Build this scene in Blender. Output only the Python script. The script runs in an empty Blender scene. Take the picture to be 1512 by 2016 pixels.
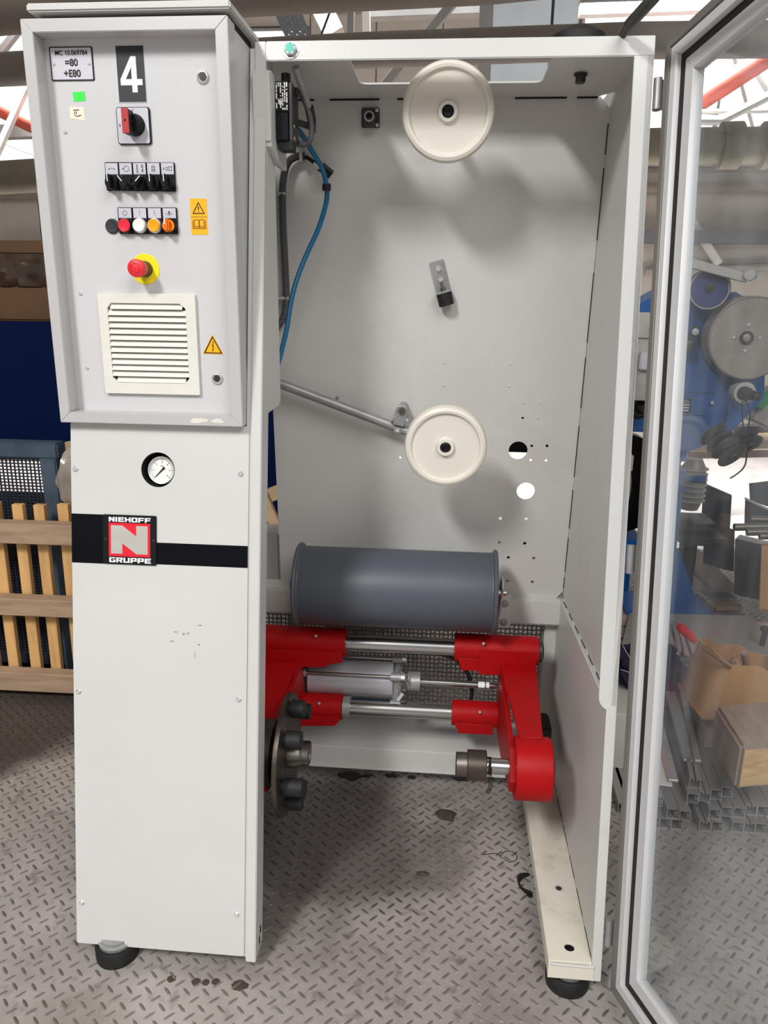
import bpy, bmesh, math, random
from mathutils import Vector as V, Matrix
from mathutils.geometry import delaunay_2d_cdt
random.seed(7)
SC = bpy.context.scene
COL = SC.collection
PI = math.pi

# ---------------------------------------------------------------- camera
cd = bpy.data.cameras.new('camera'); cam = bpy.data.objects.new('camera', cd); COL.objects.link(cam)
cd.sensor_fit = 'HORIZONTAL'; cd.sensor_width = 36.0; cd.lens = 36.0 * 1500 / 1512
cd.clip_start = 0.05; cd.clip_end = 100
ya, pa, ra = math.radians(4.79), math.radians(15.43), math.radians(0.713)
fw = V((-math.sin(ya) * math.cos(pa), math.cos(ya) * math.cos(pa), -math.sin(pa)))
r0 = V((math.cos(ya), math.sin(ya), 0)); u0 = r0.cross(fw)
r1 = r0 * math.cos(ra) + u0 * math.sin(ra); u1 = u0 * math.cos(ra) - r0 * math.sin(ra)
m3 = Matrix((r1, u1, -fw)).transposed()
cam.matrix_world = Matrix.Translation((0, 0, 1.5)) @ m3.to_4x4()
SC.camera = cam

# ---------------------------------------------------------------- light
wd = bpy.data.worlds.new('World'); SC.world = wd; wd.use_nodes = True
bgn = wd.node_tree.nodes['Background']
bgn.inputs[0].default_value = (0.93, 0.96, 1.0, 1); bgn.inputs[1].default_value = 0.40
def area(name, loc, target, sx, sy, power, col=(1, 0.995, 0.985), spread=180):
    l = bpy.data.lights.new(name, 'AREA'); l.shape = 'RECTANGLE'; l.size = sx; l.size_y = sy
    l.energy = power; l.color = col; l.spread = math.radians(spread)
    o = bpy.data.objects.new(name, l); COL.objects.link(o); o.location = loc
    o.rotation_euler = (V(target) - V(loc)).to_track_quat('-Z', 'Y').to_euler()
    return o
area('skylight_left', (-2.2, -2.8, 5.1), (-2.2, -2.8, 0), 0.7, 1.8, 490)
area('skylight_right', (2.2, -3.2, 5.1), (2.2, -3.2, 0), 3.2, 5.0, 360)
area('skylight_rear', (-0.2, 6.9, 5.1), (-0.2, 6.9, 0), 8.0, 1.8, 1900, col=(0.93, 0.965, 1.0), spread=42)
SC.view_settings.view_transform = 'Standard'; SC.view_settings.look = 'None'
SC.view_settings.gamma = 1.0; SC.view_settings.use_curve_mapping = False
SC.view_settings.exposure = -0.22

# ---------------------------------------------------------------- materials
def lin(c):
    return tuple((x / 255 / 12.92) if x / 255 <= 0.04045 else ((x / 255 + 0.055) / 1.055) ** 2.4 for x in c) + (1,)
def mat(name, col, rough=0.5, metal=0.0, var=0.06, scale=6, bump=0.0, bscale=80, dirt=None, dscale=3, damt=0.5,
        stretch=(1, 1, 1), spec=0.5, emit=None, trans=0, coat=0):
    m = bpy.data.materials.new(name); m.use_nodes = True; nt = m.node_tree; N = nt.nodes; L = nt.links
    b = N['Principled BSDF']
    b.inputs['Roughness'].default_value = rough; b.inputs['Metallic'].default_value = metal
    b.inputs['Specular IOR Level'].default_value = spec
    if coat: b.inputs['Coat Weight'].default_value = coat; b.inputs['Coat Roughness'].default_value = 0.15
    tc = N.new('ShaderNodeTexCoord'); mp = N.new('ShaderNodeMapping'); mp.inputs['Scale'].default_value = stretch
    L.new(tc.outputs['Object'], mp.inputs['Vector'])
    nz = N.new('ShaderNodeTexNoise'); nz.inputs['Scale'].default_value = scale; nz.inputs['Detail'].default_value = 5
    L.new(mp.outputs[0], nz.inputs['Vector'])
    rp = N.new('ShaderNodeValToRGB'); c = lin(col)
    rp.color_ramp.elements[0].position = 0.3; rp.color_ramp.elements[1].position = 0.7
    rp.color_ramp.elements[0].color = tuple(x * (1 - var) for x in c[:3]) + (1,)
    rp.color_ramp.elements[1].color = tuple(min(1, x * (1 + var)) for x in c[:3]) + (1,)
    L.new(nz.outputs['Fac'], rp.inputs[0]); out = rp.outputs[0]
    if dirt:
        n2 = N.new('ShaderNodeTexNoise'); n2.inputs['Scale'].default_value = dscale; n2.inputs['Detail'].default_value = 8
        n2.inputs['Roughness'].default_value = 0.7
        L.new(mp.outputs[0], n2.inputs['Vector'])
        r2 = N.new('ShaderNodeValToRGB'); r2.color_ramp.elements[0].position = 0.52; r2.color_ramp.elements[1].position = 0.72
        r2.color_ramp.elements[0].color = (0, 0, 0, 1); r2.color_ramp.elements[1].color = (damt, damt, damt, 1)
        L.new(n2.outputs['Fac'], r2.inputs[0])
        mx = N.new('ShaderNodeMixRGB'); mx.inputs[2].default_value = lin(dirt)
        L.new(r2.outputs[0], mx.inputs[0]); L.new(out, mx.inputs[1]); out = mx.outputs[0]
    L.new(out, b.inputs['Base Color'])
    if bump:
        n3 = N.new('ShaderNodeTexNoise'); n3.inputs['Scale'].default_value = bscale; n3.inputs['Detail'].default_value = 3
        L.new(mp.outputs[0], n3.inputs['Vector'])
        bp = N.new('ShaderNodeBump'); bp.inputs['Strength'].default_value = bump; bp.inputs['Distance'].default_value = 0.002
        L.new(n3.outputs['Fac'], bp.inputs['Height']); L.new(bp.outputs[0], b.inputs['Normal'])
    if emit:
        b.inputs['Emission Color'].default_value = lin(emit[0]); b.inputs['Emission Strength'].default_value = emit[1]
    if trans: b.inputs['Transmission Weight'].default_value = trans
    return m

M = {}
M['paint'] = mat('machine_paint', (204, 203, 200), 0.38, 0, 0.03, 3, 0.12, 220, (170, 166, 158), 2.2, 0.14)
M['paint_in'] = mat('machine_paint_inside', (204, 202, 198), 0.42, 0, 0.03, 3, 0.1, 220, (160, 154, 146), 3, 0.25)
M['paint_foot'] = mat('foot_paint_stained', (220, 214, 198), 0.42, 0, 0.04, 5, 0.1, 150, (120, 112, 100), 9, 0.4)
M['door_grey'] = mat('control_door_grey', (203, 202, 203), 0.35, 0, 0.02, 3, 0.1, 260)
M['door_frame'] = mat('control_frame_grey', (196, 194, 193), 0.32, 0.15, 0.02, 4)
M['alu'] = mat('door_aluminium', (214, 213, 213), 0.42, 0.1, 0.05, 4, 0.05, 60, stretch=(1, 1, 0.1))
M['alu_dark'] = mat('door_aluminium_outer', (126, 121, 116), 0.45, 0.15, 0.06, 4)
M['black'] = mat('black_plastic', (17, 17, 19), 0.45, 0, 0.1, spec=0.25)
M['rubber'] = mat('black_rubber', (18, 18, 19), 0.65, 0, 0.15, 12, 0.2, 90, (60, 56, 52), 8, 0.4)
M['band'] = mat('black_band', (6, 7, 14), 0.5, 0, 0.1, spec=0.12)
M['white'] = mat('white_print', (232, 232, 234), 0.5, 0, 0.01)
M['cream'] = mat('cream_plastic', (225, 220, 208), 0.42, 0, 0.02, 5, 0.04, 60, (215, 205, 185), 4, 0.3)
M['cream_vent'] = mat('vent_plastic', (224, 221, 211), 0.5, 0, 0.03, 30, 0.1, 200)
M['steel'] = mat('bright_steel', (178, 176, 174), 0.24, 1.0, 0.1, 10, 0.05, 80, stretch=(0.2, 1, 1))
M['steel_dull'] = mat('dull_steel', (128, 122, 116), 0.42, 1.0, 0.2, 14, 0.2, 60, (60, 50, 42), 12, 0.7)
M['steel_dark'] = mat('dark_steel', (84, 76, 70), 0.45, 0.8, 0.25, 14, 0.3, 60, (36, 28, 24), 8, 0.8)
M['zinc'] = mat('zinc_cast', (158, 158, 158), 0.42, 0.45, 0.12, 20, 0.3, 120)
M['chrome'] = mat('chrome_screw', (214, 214, 214), 0.28, 0.55, 0.05)
M['cyl'] = mat('cylinder_aluminium', (186, 184, 190), 0.34, 0.45, 0.08, 8, stretch=(0.2, 1, 1))
M['red'] = mat('red_paint', (170, 6, 12), 0.5, 0, 0.06, 5, 0.15, 90, (120, 6, 10), 5, 0.4, spec=0.2)
M['roller'] = mat('roller_plastic', (77, 82, 90), 0.48, 0, 0.06, 5, 0.05, 60, (110, 114, 118), 6, 0.3, stretch=(0.3, 1, 1))
M['roller_dark'] = mat('roller_dark', (40, 42, 46), 0.5)
M['red_print'] = mat('red_print', (222, 22, 46), 0.4, 0, 0.02)
M['brushed'] = mat('brushed_badge', (198, 194, 186), 0.38, 0.3, 0.04, 40, stretch=(0.1, 1, 1))
M['yellow'] = mat('yellow_plate', (246, 226, 20), 0.45, 0, 0.02)
M['orange'] = mat('orange_sticker', (255, 178, 6), 0.45, 0, 0.02)
M['ink'] = mat('black_ink', (24, 18, 14), 0.6, 0, 0.02)
M['es_red'] = mat('estop_red', (226, 36, 48), 0.45, 0, 0.04, 20)
M['lens_red'] = mat('red_lens', (226, 40, 58), 0.3, 0, 0.03)
M['lens_white'] = mat('white_lens', (240, 236, 230), 0.3, 0, 0.02)
M['lens_orange'] = mat('orange_lens', (255, 162, 0), 0.3, 0, 0.03)
M['amber'] = mat('amber_rotary', (232, 112, 0), 0.22, 0, 0.08, coat=0.5)
M['amber_light'] = mat('amber_rotary_rim', (255, 150, 20), 0.25, 0, 0.05)
M['switch_red'] = mat('switch_red', (176, 48, 48), 0.5, 0, 0.04)
M['label'] = mat('silver_label', (200, 199, 206), 0.4, 0.15, 0.02)
M['green'] = mat('green_sticker', (58, 230, 76), 0.6, 0, 0.02)
M['paper'] = mat('masking_paper', (246, 226, 204), 0.7, 0, 0.03, 30)
M['teal'] = mat('teal_paint', (98, 200, 180), 0.5, 0, 0.15, 60)
M['blue_cable'] = mat('blue_cable', (4, 96, 136), 0.4, 0, 0.05)
M['conduit'] = mat('grey_conduit', (72, 72, 76), 0.5, 0, 0.05)
M['cable_black'] = mat('black_cable', (22, 22, 24), 0.45, 0, 0.05)
M['grey_clip'] = mat('grey_clip', (176, 174, 170), 0.5)
M['gap'] = mat('dark_gap', (16, 15, 15), 0.8, 0, 0.05)
M['mesh'] = mat('guard_mesh_metal', (112, 108, 104), 0.5, 0.4, 0.1)
M['dial'] = mat('dial_white', (244, 238, 232), 0.5, 0, 0.01)
M['wood'] = mat('crate_wood', (224, 176, 114), 0.7, 0, 0.18, 7, 0.3, 40, (92, 66, 40), 6, 0.5, stretch=(4, 4, 0.5))
M['wood_h'] = mat('crate_wood_grey', (172, 144, 118), 0.75, 0, 0.18, 7, 0.3, 40, (90, 72, 56), 6, 0.5, stretch=(0.5, 4, 4))
M['wood_pale'] = mat('pale_wood', (206, 176, 136), 0.7, 0, 0.12, 8, 0.2, 40, (150, 110, 70), 6, 0.4, stretch=(0.6, 3, 3))
M['wood_old'] = mat('old_plank', (168, 150, 138), 0.75, 0, 0.15, 6, 0.3, 40, (110, 92, 80), 6, 0.4, stretch=(3, 0.5, 3))
M['wood_end'] = mat('sawn_end', (206, 168, 116), 0.75, 0, 0.2, 14, 0.3, 60, (150, 108, 62), 8, 0.5, stretch=(1, 1, 3))
M['block_top'] = mat('block_grey_wood', (150, 130, 114), 0.75, 0, 0.2, 6, 0.4, 40, (96, 80, 68), 7, 0.6, stretch=(4, 0.5, 4))
M['basket'] = mat('basket_blue', (66, 82, 98), 0.6, 0.1, 0.2, 8, 0.2, 60, (110, 112, 112), 6, 0.6)
M['basket_mesh'] = mat('basket_mesh', (36, 42, 54), 0.6, 0.2, 0.15)
M['navy'] = mat('navy_panel', (4, 22, 62), 0.6, 0, 0.06, 2, spec=0.08)
M['brown'] = mat('brown_carton', (98, 68, 40), 0.7, 0, 0.12, 3)
M['brown_film'] = mat('film_wrap', (74, 58, 48), 0.15, 0, 0.3, 10, 0.8, 14)
M['film'] = mat('plastic_film', (160, 150, 138), 0.18, 0, 0.3, 9, 0.9, 16)
M['pipe_dark'] = mat('lagged_pipe_dark', (132, 122, 110), 0.75, 0, 0.12, 4, 0.3, 40, (70, 64, 58), 4, 0.5, stretch=(0.4, 1, 1))
M['pipe_grey'] = mat('lagged_pipe_grey', (150, 144, 136), 0.7, 0, 0.1, 4, 0.3, 40, (110, 102, 92), 4, 0.5, stretch=(0.4, 1, 1))
M['pipe_lag'] = mat('lagged_pipe_pale', (158, 150, 130), 0.6, 0.1, 0.1, 4, 0.3, 30, (112, 104, 84), 3, 0.5, stretch=(0.4, 1, 1))
M['rust'] = mat('red_oxide_pipe', (170, 72, 54), 0.6, 0, 0.1)
M['truss'] = mat('truss_paint', (214, 210, 204), 0.6, 0, 0.05)
M['truss_grey'] = mat('truss_grey', (150, 146, 142), 0.6, 0, 0.08)
M['wallp'] = mat('wall_panel', (188, 180, 168), 0.6, 0, 0.03, 1.5, 0, 10, (170, 160, 148), 0.6, 0.3)
M['pane'] = mat('skylight_pane', (240, 244, 250), 0.5, 0, 0.02, emit=((246, 249, 255), 1.25))
M['duct'] = mat('galvanised_duct', (196, 202, 206), 0.4, 0.3, 0.08, 3)
M['tray'] = mat('galvanised_tray', (112, 113, 116), 0.55, 0.2, 0.08)
M['blue'] = mat('takeup_blue', (34, 92, 156), 0.42, 0, 0.06, 4, 0.05, 40, (24, 60, 110), 4, 0.4)
M['blue_bright'] = mat('blue_bright', (20, 108, 190), 0.4, 0, 0.04)
M['navy_wheel'] = mat('blue_pulley', (50, 58, 108), 0.4, 0, 0.1, 10)
M['iron'] = mat('worn_iron_wheel', (150, 142, 134), 0.5, 0.35, 0.12, 7, 0.2, 40, (106, 98, 92), 5, 0.5)
M['iron_dark'] = mat('dark_iron', (70, 68, 66), 0.45, 0.6, 0.15, 8, 0.2, 40)
M['grey_cast'] = mat('grey_casting', (178, 174, 168), 0.5, 0.1, 0.1, 8, 0.2, 40, (120, 112, 104), 6, 0.5)
M['sheet'] = mat('grey_sheet', (150, 146, 142), 0.5, 0.3, 0.08, 40, 0.15, 160, (170, 164, 156), 3, 0.3)
M['sheet_dark'] = mat('dark_sheet', (72, 74, 78), 0.35, 0.5, 0.12, 4, 0.05, 40, (120, 122, 124), 3, 0.4)
M['profile'] = mat('mill_aluminium', (168, 163, 159), 0.42, 0.6, 0.08, 6, 0.1, 60, (124, 118, 112), 7, 0.4, stretch=(3, 0.4, 3))
M['strip'] = mat('pale_strip', (206, 206, 196), 0.45, 0.1, 0.05, 6)
M['card'] = mat('cardboard', (178, 138, 94), 0.75, 0, 0.1, 5, 0.2, 40, (126, 96, 60), 4, 0.4)
M['handle_red'] = mat('red_handle', (190, 22, 28), 0.35, 0, 0.06)
M['file'] = mat('file_steel', (140, 122, 108), 0.45, 0.6, 0.15, 20, 0.3, 200)
M['pink_tube'] = mat('dusty_tube', (168, 140, 132), 0.6, 0, 0.1)
M['rag'] = mat('dark_rag', (34, 32, 58), 0.9, 0, 0.35, 14, 0.5, 30)
M['string'] = mat('white_thread', (196, 192, 200), 0.8)
M['green_tool'] = mat('green_tool', (70, 160, 100), 0.5)
M['wire'] = mat('dark_wire', (44, 40, 42), 0.5, 0.2)
M['fluff'] = mat('dark_fibre', (20, 15, 15), 0.85)
M['oil'] = mat('dark_residue', (20, 18, 18), 0.35, 0, 0.3, 30)
M['plate_dirt'] = mat('dirt_clump', (66, 58, 48), 0.8, 0, 0.3, 30, 0.6, 60)

def floor_material(name, OY, k):
    m = bpy.data.materials.new(name); m.use_nodes = True; nt = m.node_tree; N = nt.nodes; L = nt.links
    b = N['Principled BSDF']; b.inputs['Metallic'].default_value = 0.25
    tc = N.new('ShaderNodeTexCoord')
    n1 = N.new('ShaderNodeTexNoise'); n1.inputs['Scale'].default_value = 2.2; n1.inputs['Detail'].default_value = 8; n1.inputs['Roughness'].default_value = 0.65
    L.new(tc.outputs['Object'], n1.inputs['Vector'])
    r1_ = N.new('ShaderNodeValToRGB'); e = r1_.color_ramp.elements
    e[0].position = 0.3; e[0].color = tuple(v * k for v in lin((136, 127, 120))[:3]) + (1,); e[1].position = 0.68; e[1].color = tuple(v * k for v in lin((190, 183, 178))[:3]) + (1,)
    L.new(n1.outputs['Fac'], r1_.inputs[0])
    n2 = N.new('ShaderNodeTexNoise'); n2.inputs['Scale'].default_value = 22; n2.inputs['Detail'].default_value = 6
    L.new(tc.outputs['Object'], n2.inputs['Vector'])
    r2 = N.new('ShaderNodeValToRGB'); r2.color_ramp.elements[0].position = 0.58; r2.color_ramp.elements[1].position = 0.75
    r2.color_ramp.elements[1].color = (0.6, 0.6, 0.6, 1); L.new(n2.outputs['Fac'], r2.inputs[0])
    mx = N.new('ShaderNodeMixRGB'); mx.inputs[2].default_value = lin((66, 56, 50))
    L.new(r2.outputs[0], mx.inputs[0]); L.new(r1_.outputs[0], mx.inputs[1])
    # trodden grime that has filled the tread behind the crate at the left
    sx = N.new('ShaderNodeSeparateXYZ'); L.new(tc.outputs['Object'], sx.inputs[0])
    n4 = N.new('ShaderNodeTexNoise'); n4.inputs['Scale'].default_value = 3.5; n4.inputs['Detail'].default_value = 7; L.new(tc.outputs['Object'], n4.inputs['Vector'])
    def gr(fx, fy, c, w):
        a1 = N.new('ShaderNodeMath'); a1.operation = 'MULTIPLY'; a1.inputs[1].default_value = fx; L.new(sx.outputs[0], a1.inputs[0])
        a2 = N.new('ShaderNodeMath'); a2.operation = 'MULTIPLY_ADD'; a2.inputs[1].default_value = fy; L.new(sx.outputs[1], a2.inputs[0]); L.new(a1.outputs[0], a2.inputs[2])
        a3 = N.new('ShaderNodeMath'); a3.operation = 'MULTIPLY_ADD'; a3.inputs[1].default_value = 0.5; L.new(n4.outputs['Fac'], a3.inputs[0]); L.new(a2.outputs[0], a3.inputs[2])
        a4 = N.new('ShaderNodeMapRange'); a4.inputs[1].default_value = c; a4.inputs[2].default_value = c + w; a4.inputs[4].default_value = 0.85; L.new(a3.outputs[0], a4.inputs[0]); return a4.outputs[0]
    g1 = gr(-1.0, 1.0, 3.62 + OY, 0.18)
    # oil stain under the spool drive that also paints in the machine's shade
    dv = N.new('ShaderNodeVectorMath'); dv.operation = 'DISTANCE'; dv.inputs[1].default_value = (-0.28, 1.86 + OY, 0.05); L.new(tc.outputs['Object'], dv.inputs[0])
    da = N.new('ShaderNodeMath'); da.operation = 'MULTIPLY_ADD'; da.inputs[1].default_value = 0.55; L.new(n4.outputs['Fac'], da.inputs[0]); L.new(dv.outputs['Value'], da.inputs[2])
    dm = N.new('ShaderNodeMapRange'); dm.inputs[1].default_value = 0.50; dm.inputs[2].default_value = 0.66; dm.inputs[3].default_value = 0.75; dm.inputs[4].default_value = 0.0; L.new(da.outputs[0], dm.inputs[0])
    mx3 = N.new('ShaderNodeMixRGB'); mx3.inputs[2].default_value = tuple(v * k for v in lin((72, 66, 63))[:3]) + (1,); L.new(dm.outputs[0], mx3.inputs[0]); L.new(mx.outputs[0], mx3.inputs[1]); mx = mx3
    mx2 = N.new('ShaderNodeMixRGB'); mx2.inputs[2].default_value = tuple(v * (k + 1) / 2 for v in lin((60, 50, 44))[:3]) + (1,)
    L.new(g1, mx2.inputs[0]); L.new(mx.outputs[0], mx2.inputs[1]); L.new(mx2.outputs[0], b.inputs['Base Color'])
    r3 = N.new('ShaderNodeMapRange'); r3.inputs[3].default_value = 0.38; r3.inputs[4].default_value = 0.6
    L.new(n2.outputs['Fac'], r3.inputs[0]); L.new(r3.outputs[0], b.inputs['Roughness'])
    n3 = N.new('ShaderNodeTexNoise'); n3.inputs['Scale'].default_value = 160
    L.new(tc.outputs['Object'], n3.inputs['Vector'])
    bp = N.new('ShaderNodeBump'); bp.inputs['Strength'].default_value = 0.15; bp.inputs['Distance'].default_value = 0.001
    L.new(n3.outputs['Fac'], bp.inputs['Height']); L.new(bp.outputs[0], b.inputs['Normal'])
    return m
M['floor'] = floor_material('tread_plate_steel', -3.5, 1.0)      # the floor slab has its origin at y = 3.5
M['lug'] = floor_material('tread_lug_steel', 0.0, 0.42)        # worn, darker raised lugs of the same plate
def glass_material():
    m = bpy.data.materials.new('dusty_glass'); m.use_nodes = True; nt = m.node_tree; N = nt.nodes; L = nt.links
    N.remove(N['Principled BSDF']); out = N['Material Output']
    tr = N.new('ShaderNodeBsdfTransparent'); tr.inputs[0].default_value = (0.93, 0.945, 0.95, 1)
    gl = N.new('ShaderNodeBsdfGlossy'); gl.inputs['Roughness'].default_value = 0.03; gl.inputs[0].default_value = (0.9, 0.93, 1, 1)
    df = N.new('ShaderNodeBsdfDiffuse'); df.inputs[0].default_value = (0.82, 0.84, 0.88, 1)
    lw = N.new('ShaderNodeLayerWeight'); lw.inputs[0].default_value = 0.5
    pw = N.new('ShaderNodeMath'); pw.operation = 'POWER'; pw.inputs[1].default_value = 4; L.new(lw.outputs['Facing'], pw.inputs[0])
    fr = N.new('ShaderNodeMapRange'); fr.inputs[3].default_value = 0.03; fr.inputs[4].default_value = 0.6; L.new(pw.outputs[0], fr.inputs[0])
    tc = N.new('ShaderNodeTexCoord'); mp = N.new('ShaderNodeMapping'); mp.inputs['Scale'].default_value = (7, 7, 0.8)
    mp.inputs['Rotation'].default_value = (0.25, 0, 0)
    L.new(tc.outputs['Object'], mp.inputs[0])
    nz = N.new('ShaderNodeTexNoise'); nz.inputs['Scale'].default_value = 3; nz.inputs['Detail'].default_value = 7
    L.new(mp.outputs[0], nz.inputs['Vector'])
    mr = N.new('ShaderNodeMapRange'); mr.inputs[1].default_value = 0.4; mr.inputs[2].default_value = 0.8
    mr.inputs[3].default_value = 0.02; mr.inputs[4].default_value = 0.10; L.new(nz.outputs['Fac'], mr.inputs[0])
    m1 = N.new('ShaderNodeMixShader'); L.new(mr.outputs[0], m1.inputs[0]); L.new(tr.outputs[0], m1.inputs[1]); L.new(df.outputs[0], m1.inputs[2])
    m2 = N.new('ShaderNodeMixShader'); L.new(fr.outputs[0], m2.inputs[0]); L.new(m1.outputs[0], m2.inputs[1]); L.new(gl.outputs[0], m2.inputs[2])
    L.new(m2.outputs[0], out.inputs[0])
    return m
M['glass'] = glass_material()

# ---------------------------------------------------------------- mesh helpers
def wloc(o):
    v = V((0, 0, 0))
    while o: v += o.location; o = o.parent
    return v
def frame_of(d):
    d = V(d).normalized(); a = V((0, 0, 1)) if abs(d.z) < 0.9 else V((1, 0, 0))
    x = a.cross(d).normalized(); return x, d.cross(x), d
def inside(p, loop):
    c = False; n = len(loop)
    for i in range(n):
        x1, y1 = loop[i]; x2, y2 = loop[i - 1]
        if (y1 > p[1]) != (y2 > p[1]) and p[0] < (x2 - x1) * (p[1] - y1) / (y2 - y1) + x1: c = not c
    return c
def circle2(x, y, r, n=16): return [(x + r * math.cos(2 * PI * i / n), y + r * math.sin(2 * PI * i / n)) for i in range(n)]
def rect2(x0, y0, x1, y1): return [(x0, y0), (x1, y0), (x1, y1), (x0, y1)]
def rrect2(x0, y0, x1, y1, r, n=5):
    o = []
    for cx, cy, a in ((x1 - r, y1 - r, 0), (x0 + r, y1 - r, 90), (x0 + r, y0 + r, 180), (x1 - r, y0 + r, 270)):
        for i in range(n + 1):
            t = math.radians(a + 90 * i / n); o.append((cx + r * math.cos(t), cy + r * math.sin(t)))
    return o
class MB:
    def __init__(s): s.bm = bmesh.new()
    def hexa(s, p):                       # p: 4 bottom, 4 top (same winding)
        v = [s.bm.verts.new(q) for q in p]
        for f in ((3, 2, 1, 0), (4, 5, 6, 7), (0, 1, 5, 4), (1, 2, 6, 5), (2, 3, 7, 6), (3, 0, 4, 7)):
            s.bm.faces.new([v[i] for i in f])
        return s
    def box(s, a, b):
        (x0, y0, z0), (x1, y1, z1) = a, b
        return s.hexa([(x0, y0, z0), (x1, y0, z0), (x1, y1, z0), (x0, y1, z0), (x0, y0, z1), (x1, y0, z1), (x1, y1, z1), (x0, y1, z1)])
    def obox(s, c, ax, ay, az):
        c, ax, ay, az = V(c), V(ax), V(ay), V(az)
        return s.hexa([c - ax - ay - az, c + ax - ay - az, c + ax + ay - az, c - ax + ay - az,
                       c - ax - ay + az, c + ax - ay + az, c + ax + ay + az, c - ax + ay + az])
    def bar(s, p0, p1, w, h, up=(0, 0, 1)):
        p0, p1 = V(p0), V(p1); d = p1 - p0; dn = d.normalized(); x = V(up).cross(dn)
        if x.length < 1e-4: x = V((1, 0, 0)).cross(dn)
        x.normalize(); y = dn.cross(x)
        return s.obox((p0 + p1) / 2, x * w / 2, y * h / 2, d / 2)
    def ring(s, c, x, y, r, n): return [s.bm.verts.new(c + x * r * math.cos(2 * PI * i / n) + y * r * math.sin(2 * PI * i / n)) for i in range(n)]
    def lathe(s, p, axis, prof, n=28):    # prof: (radius, height) list
        x, y, d = frame_of(axis); p = V(p); prev = None
        for r, h in prof:
            c = p + d * h
            cur = [s.bm.verts.new(c)] if r < 1e-6 else s.ring(c, x, y, r, n)
            if prev:
                if len(prev) == 1 and len(cur) > 1:
                    for i in range(n): s.bm.faces.new((prev[0], cur[i], cur[(i + 1) % n]))
                elif len(cur) == 1 and len(prev) > 1:
                    for i in range(n): s.bm.faces.new((prev[i], cur[0], prev[(i + 1) % n]))
                elif len(cur) > 1:
                    for i in range(n): s.bm.faces.new((prev[i], cur[i], cur[(i + 1) % n], prev[(i + 1) % n]))
            prev = cur
        return s
    def cyl(s, p0, p1, r, r2=None, n=24):
        p0, p1 = V(p0), V(p1); L = (p1 - p0).length; r2 = r if r2 is None else r2
        return s.lathe(p0, p1 - p0, [(0, 0), (r, 0), (r2, L), (0, L)], n)
    def pipe(s, p0, p1, ro, ri, n=24):
        p0, p1 = V(p0), V(p1); L = (p1 - p0).length
        return s.lathe(p0, p1 - p0, [(ri, 0), (ro, 0), (ro, L), (ri, L), (ri, 0)], n)
    def tube(s, pts, r, n=8, smooth=0, rib=0):
        pts = [V(p) for p in pts]
        if smooth:
            q = []
            for i in range(len(pts) - 1):
                a, b, c, d = pts[max(i - 1, 0)], pts[i], pts[i + 1], pts[min(i + 2, len(pts) - 1)]
                for k in range(smooth):
                    t = k / smooth
                    q.append(0.5 * ((2 * b) + (c - a) * t + (2 * a - 5 * b + 4 * c - d) * t * t + (3 * b - a - 3 * c + d) * t ** 3))
            pts = q + [pts[-1]]
        prev = None; x = None
        for i, p in enumerate(pts):
            d = (pts[min(i + 1, len(pts) - 1)] - pts[max(i - 1, 0)]).normalized()
            if x is None: x = frame_of(d)[0]
            x = (x - d * x.dot(d)).normalized(); y = d.cross(x)
            rr = r * (1 + (rib if i % 2 else -rib))
            cur = s.ring(p, x, y, rr, n)
            if prev:
                for k in range(n): s.bm.faces.new((prev[k], prev[(k + 1) % n], cur[(k + 1) % n], cur[k]))
            else: s.bm.faces.new(cur[::-1])
            prev = cur
        s.bm.faces.new(prev); return s
    def prism(s, outline, fn, vec, holes=()):
        loops = [list(outline)] + [list(h) for h in holes]; vs = []; es = []
        for l in loops:
            k = len(vs); vs += [V(q) for q in l]; es += [(k + i, k + (i + 1) % len(l)) for i in range(len(l))]
        ov, oe, of = delaunay_2d_cdt(vs, es, [], 0, 1e-7)[:3]
        bm = s.bm; vec = V(vec)
        b = [bm.verts.new(fn(q[0], q[1])) for q in ov]; t = [bm.verts.new(V(fn(q[0], q[1])) + vec) for q in ov]
        for f in of:
            c = sum((ov[i] for i in f), V((0, 0))) / len(f)
            if sum(inside(c, l) for l in loops) % 2:
                bm.faces.new([b[i] for i in reversed(f)]); bm.faces.new([t[i] for i in f])
        for l in loops:
            q = [bm.verts.new(fn(*p)) for p in l]; r = [bm.verts.new(V(fn(*p)) + vec) for p in l]
            for i in range(len(l)):
                j = (i + 1) % len(l); bm.faces.new((q[i], q[j], r[j], r[i]))
        bmesh.ops.remove_doubles(bm, verts=bm.verts, dist=1e-6)
        for v in [v for v in bm.verts if not v.link_faces]: bm.verts.remove(v)
        return s
    def build(s, name, m, parent=None, bevel=0, seg=2, smooth=35, kind=None):
        bm = s.bm
        bmesh.ops.recalc_face_normals(bm, faces=bm.faces)
        if bevel:
            es = [e for e in bm.edges if len(e.link_faces) == 2 and e.calc_face_angle() > 0.6]
            bmesh.ops.bevel(bm, geom=es, offset=bevel, segments=seg, affect='EDGES', clamp_overlap=True)
        org = wloc(parent) if parent else V((0, 0, 0))
        if not parent:
            xs = [v.co for v in bm.verts]
            org = V(((min(c.x for c in xs) + max(c.x for c in xs)) / 2, (min(c.y for c in xs) + max(c.y for c in xs)) / 2, min(c.z for c in xs)))
        for v in bm.verts: v.co -= org
        me = bpy.data.meshes.new(name); bm.to_mesh(me); bm.free()
        me.polygons.foreach_set('use_smooth', [True] * len(me.polygons)); me.set_sharp_from_angle(angle=math.radians(smooth))
        me.materials.append(M[m] if isinstance(m, str) else m)
        o = bpy.data.objects.new(name, me); COL.objects.link(o)
        if parent: o.parent = parent
        else: o.location = org
        if kind: o['kind'] = kind
        return o
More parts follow.
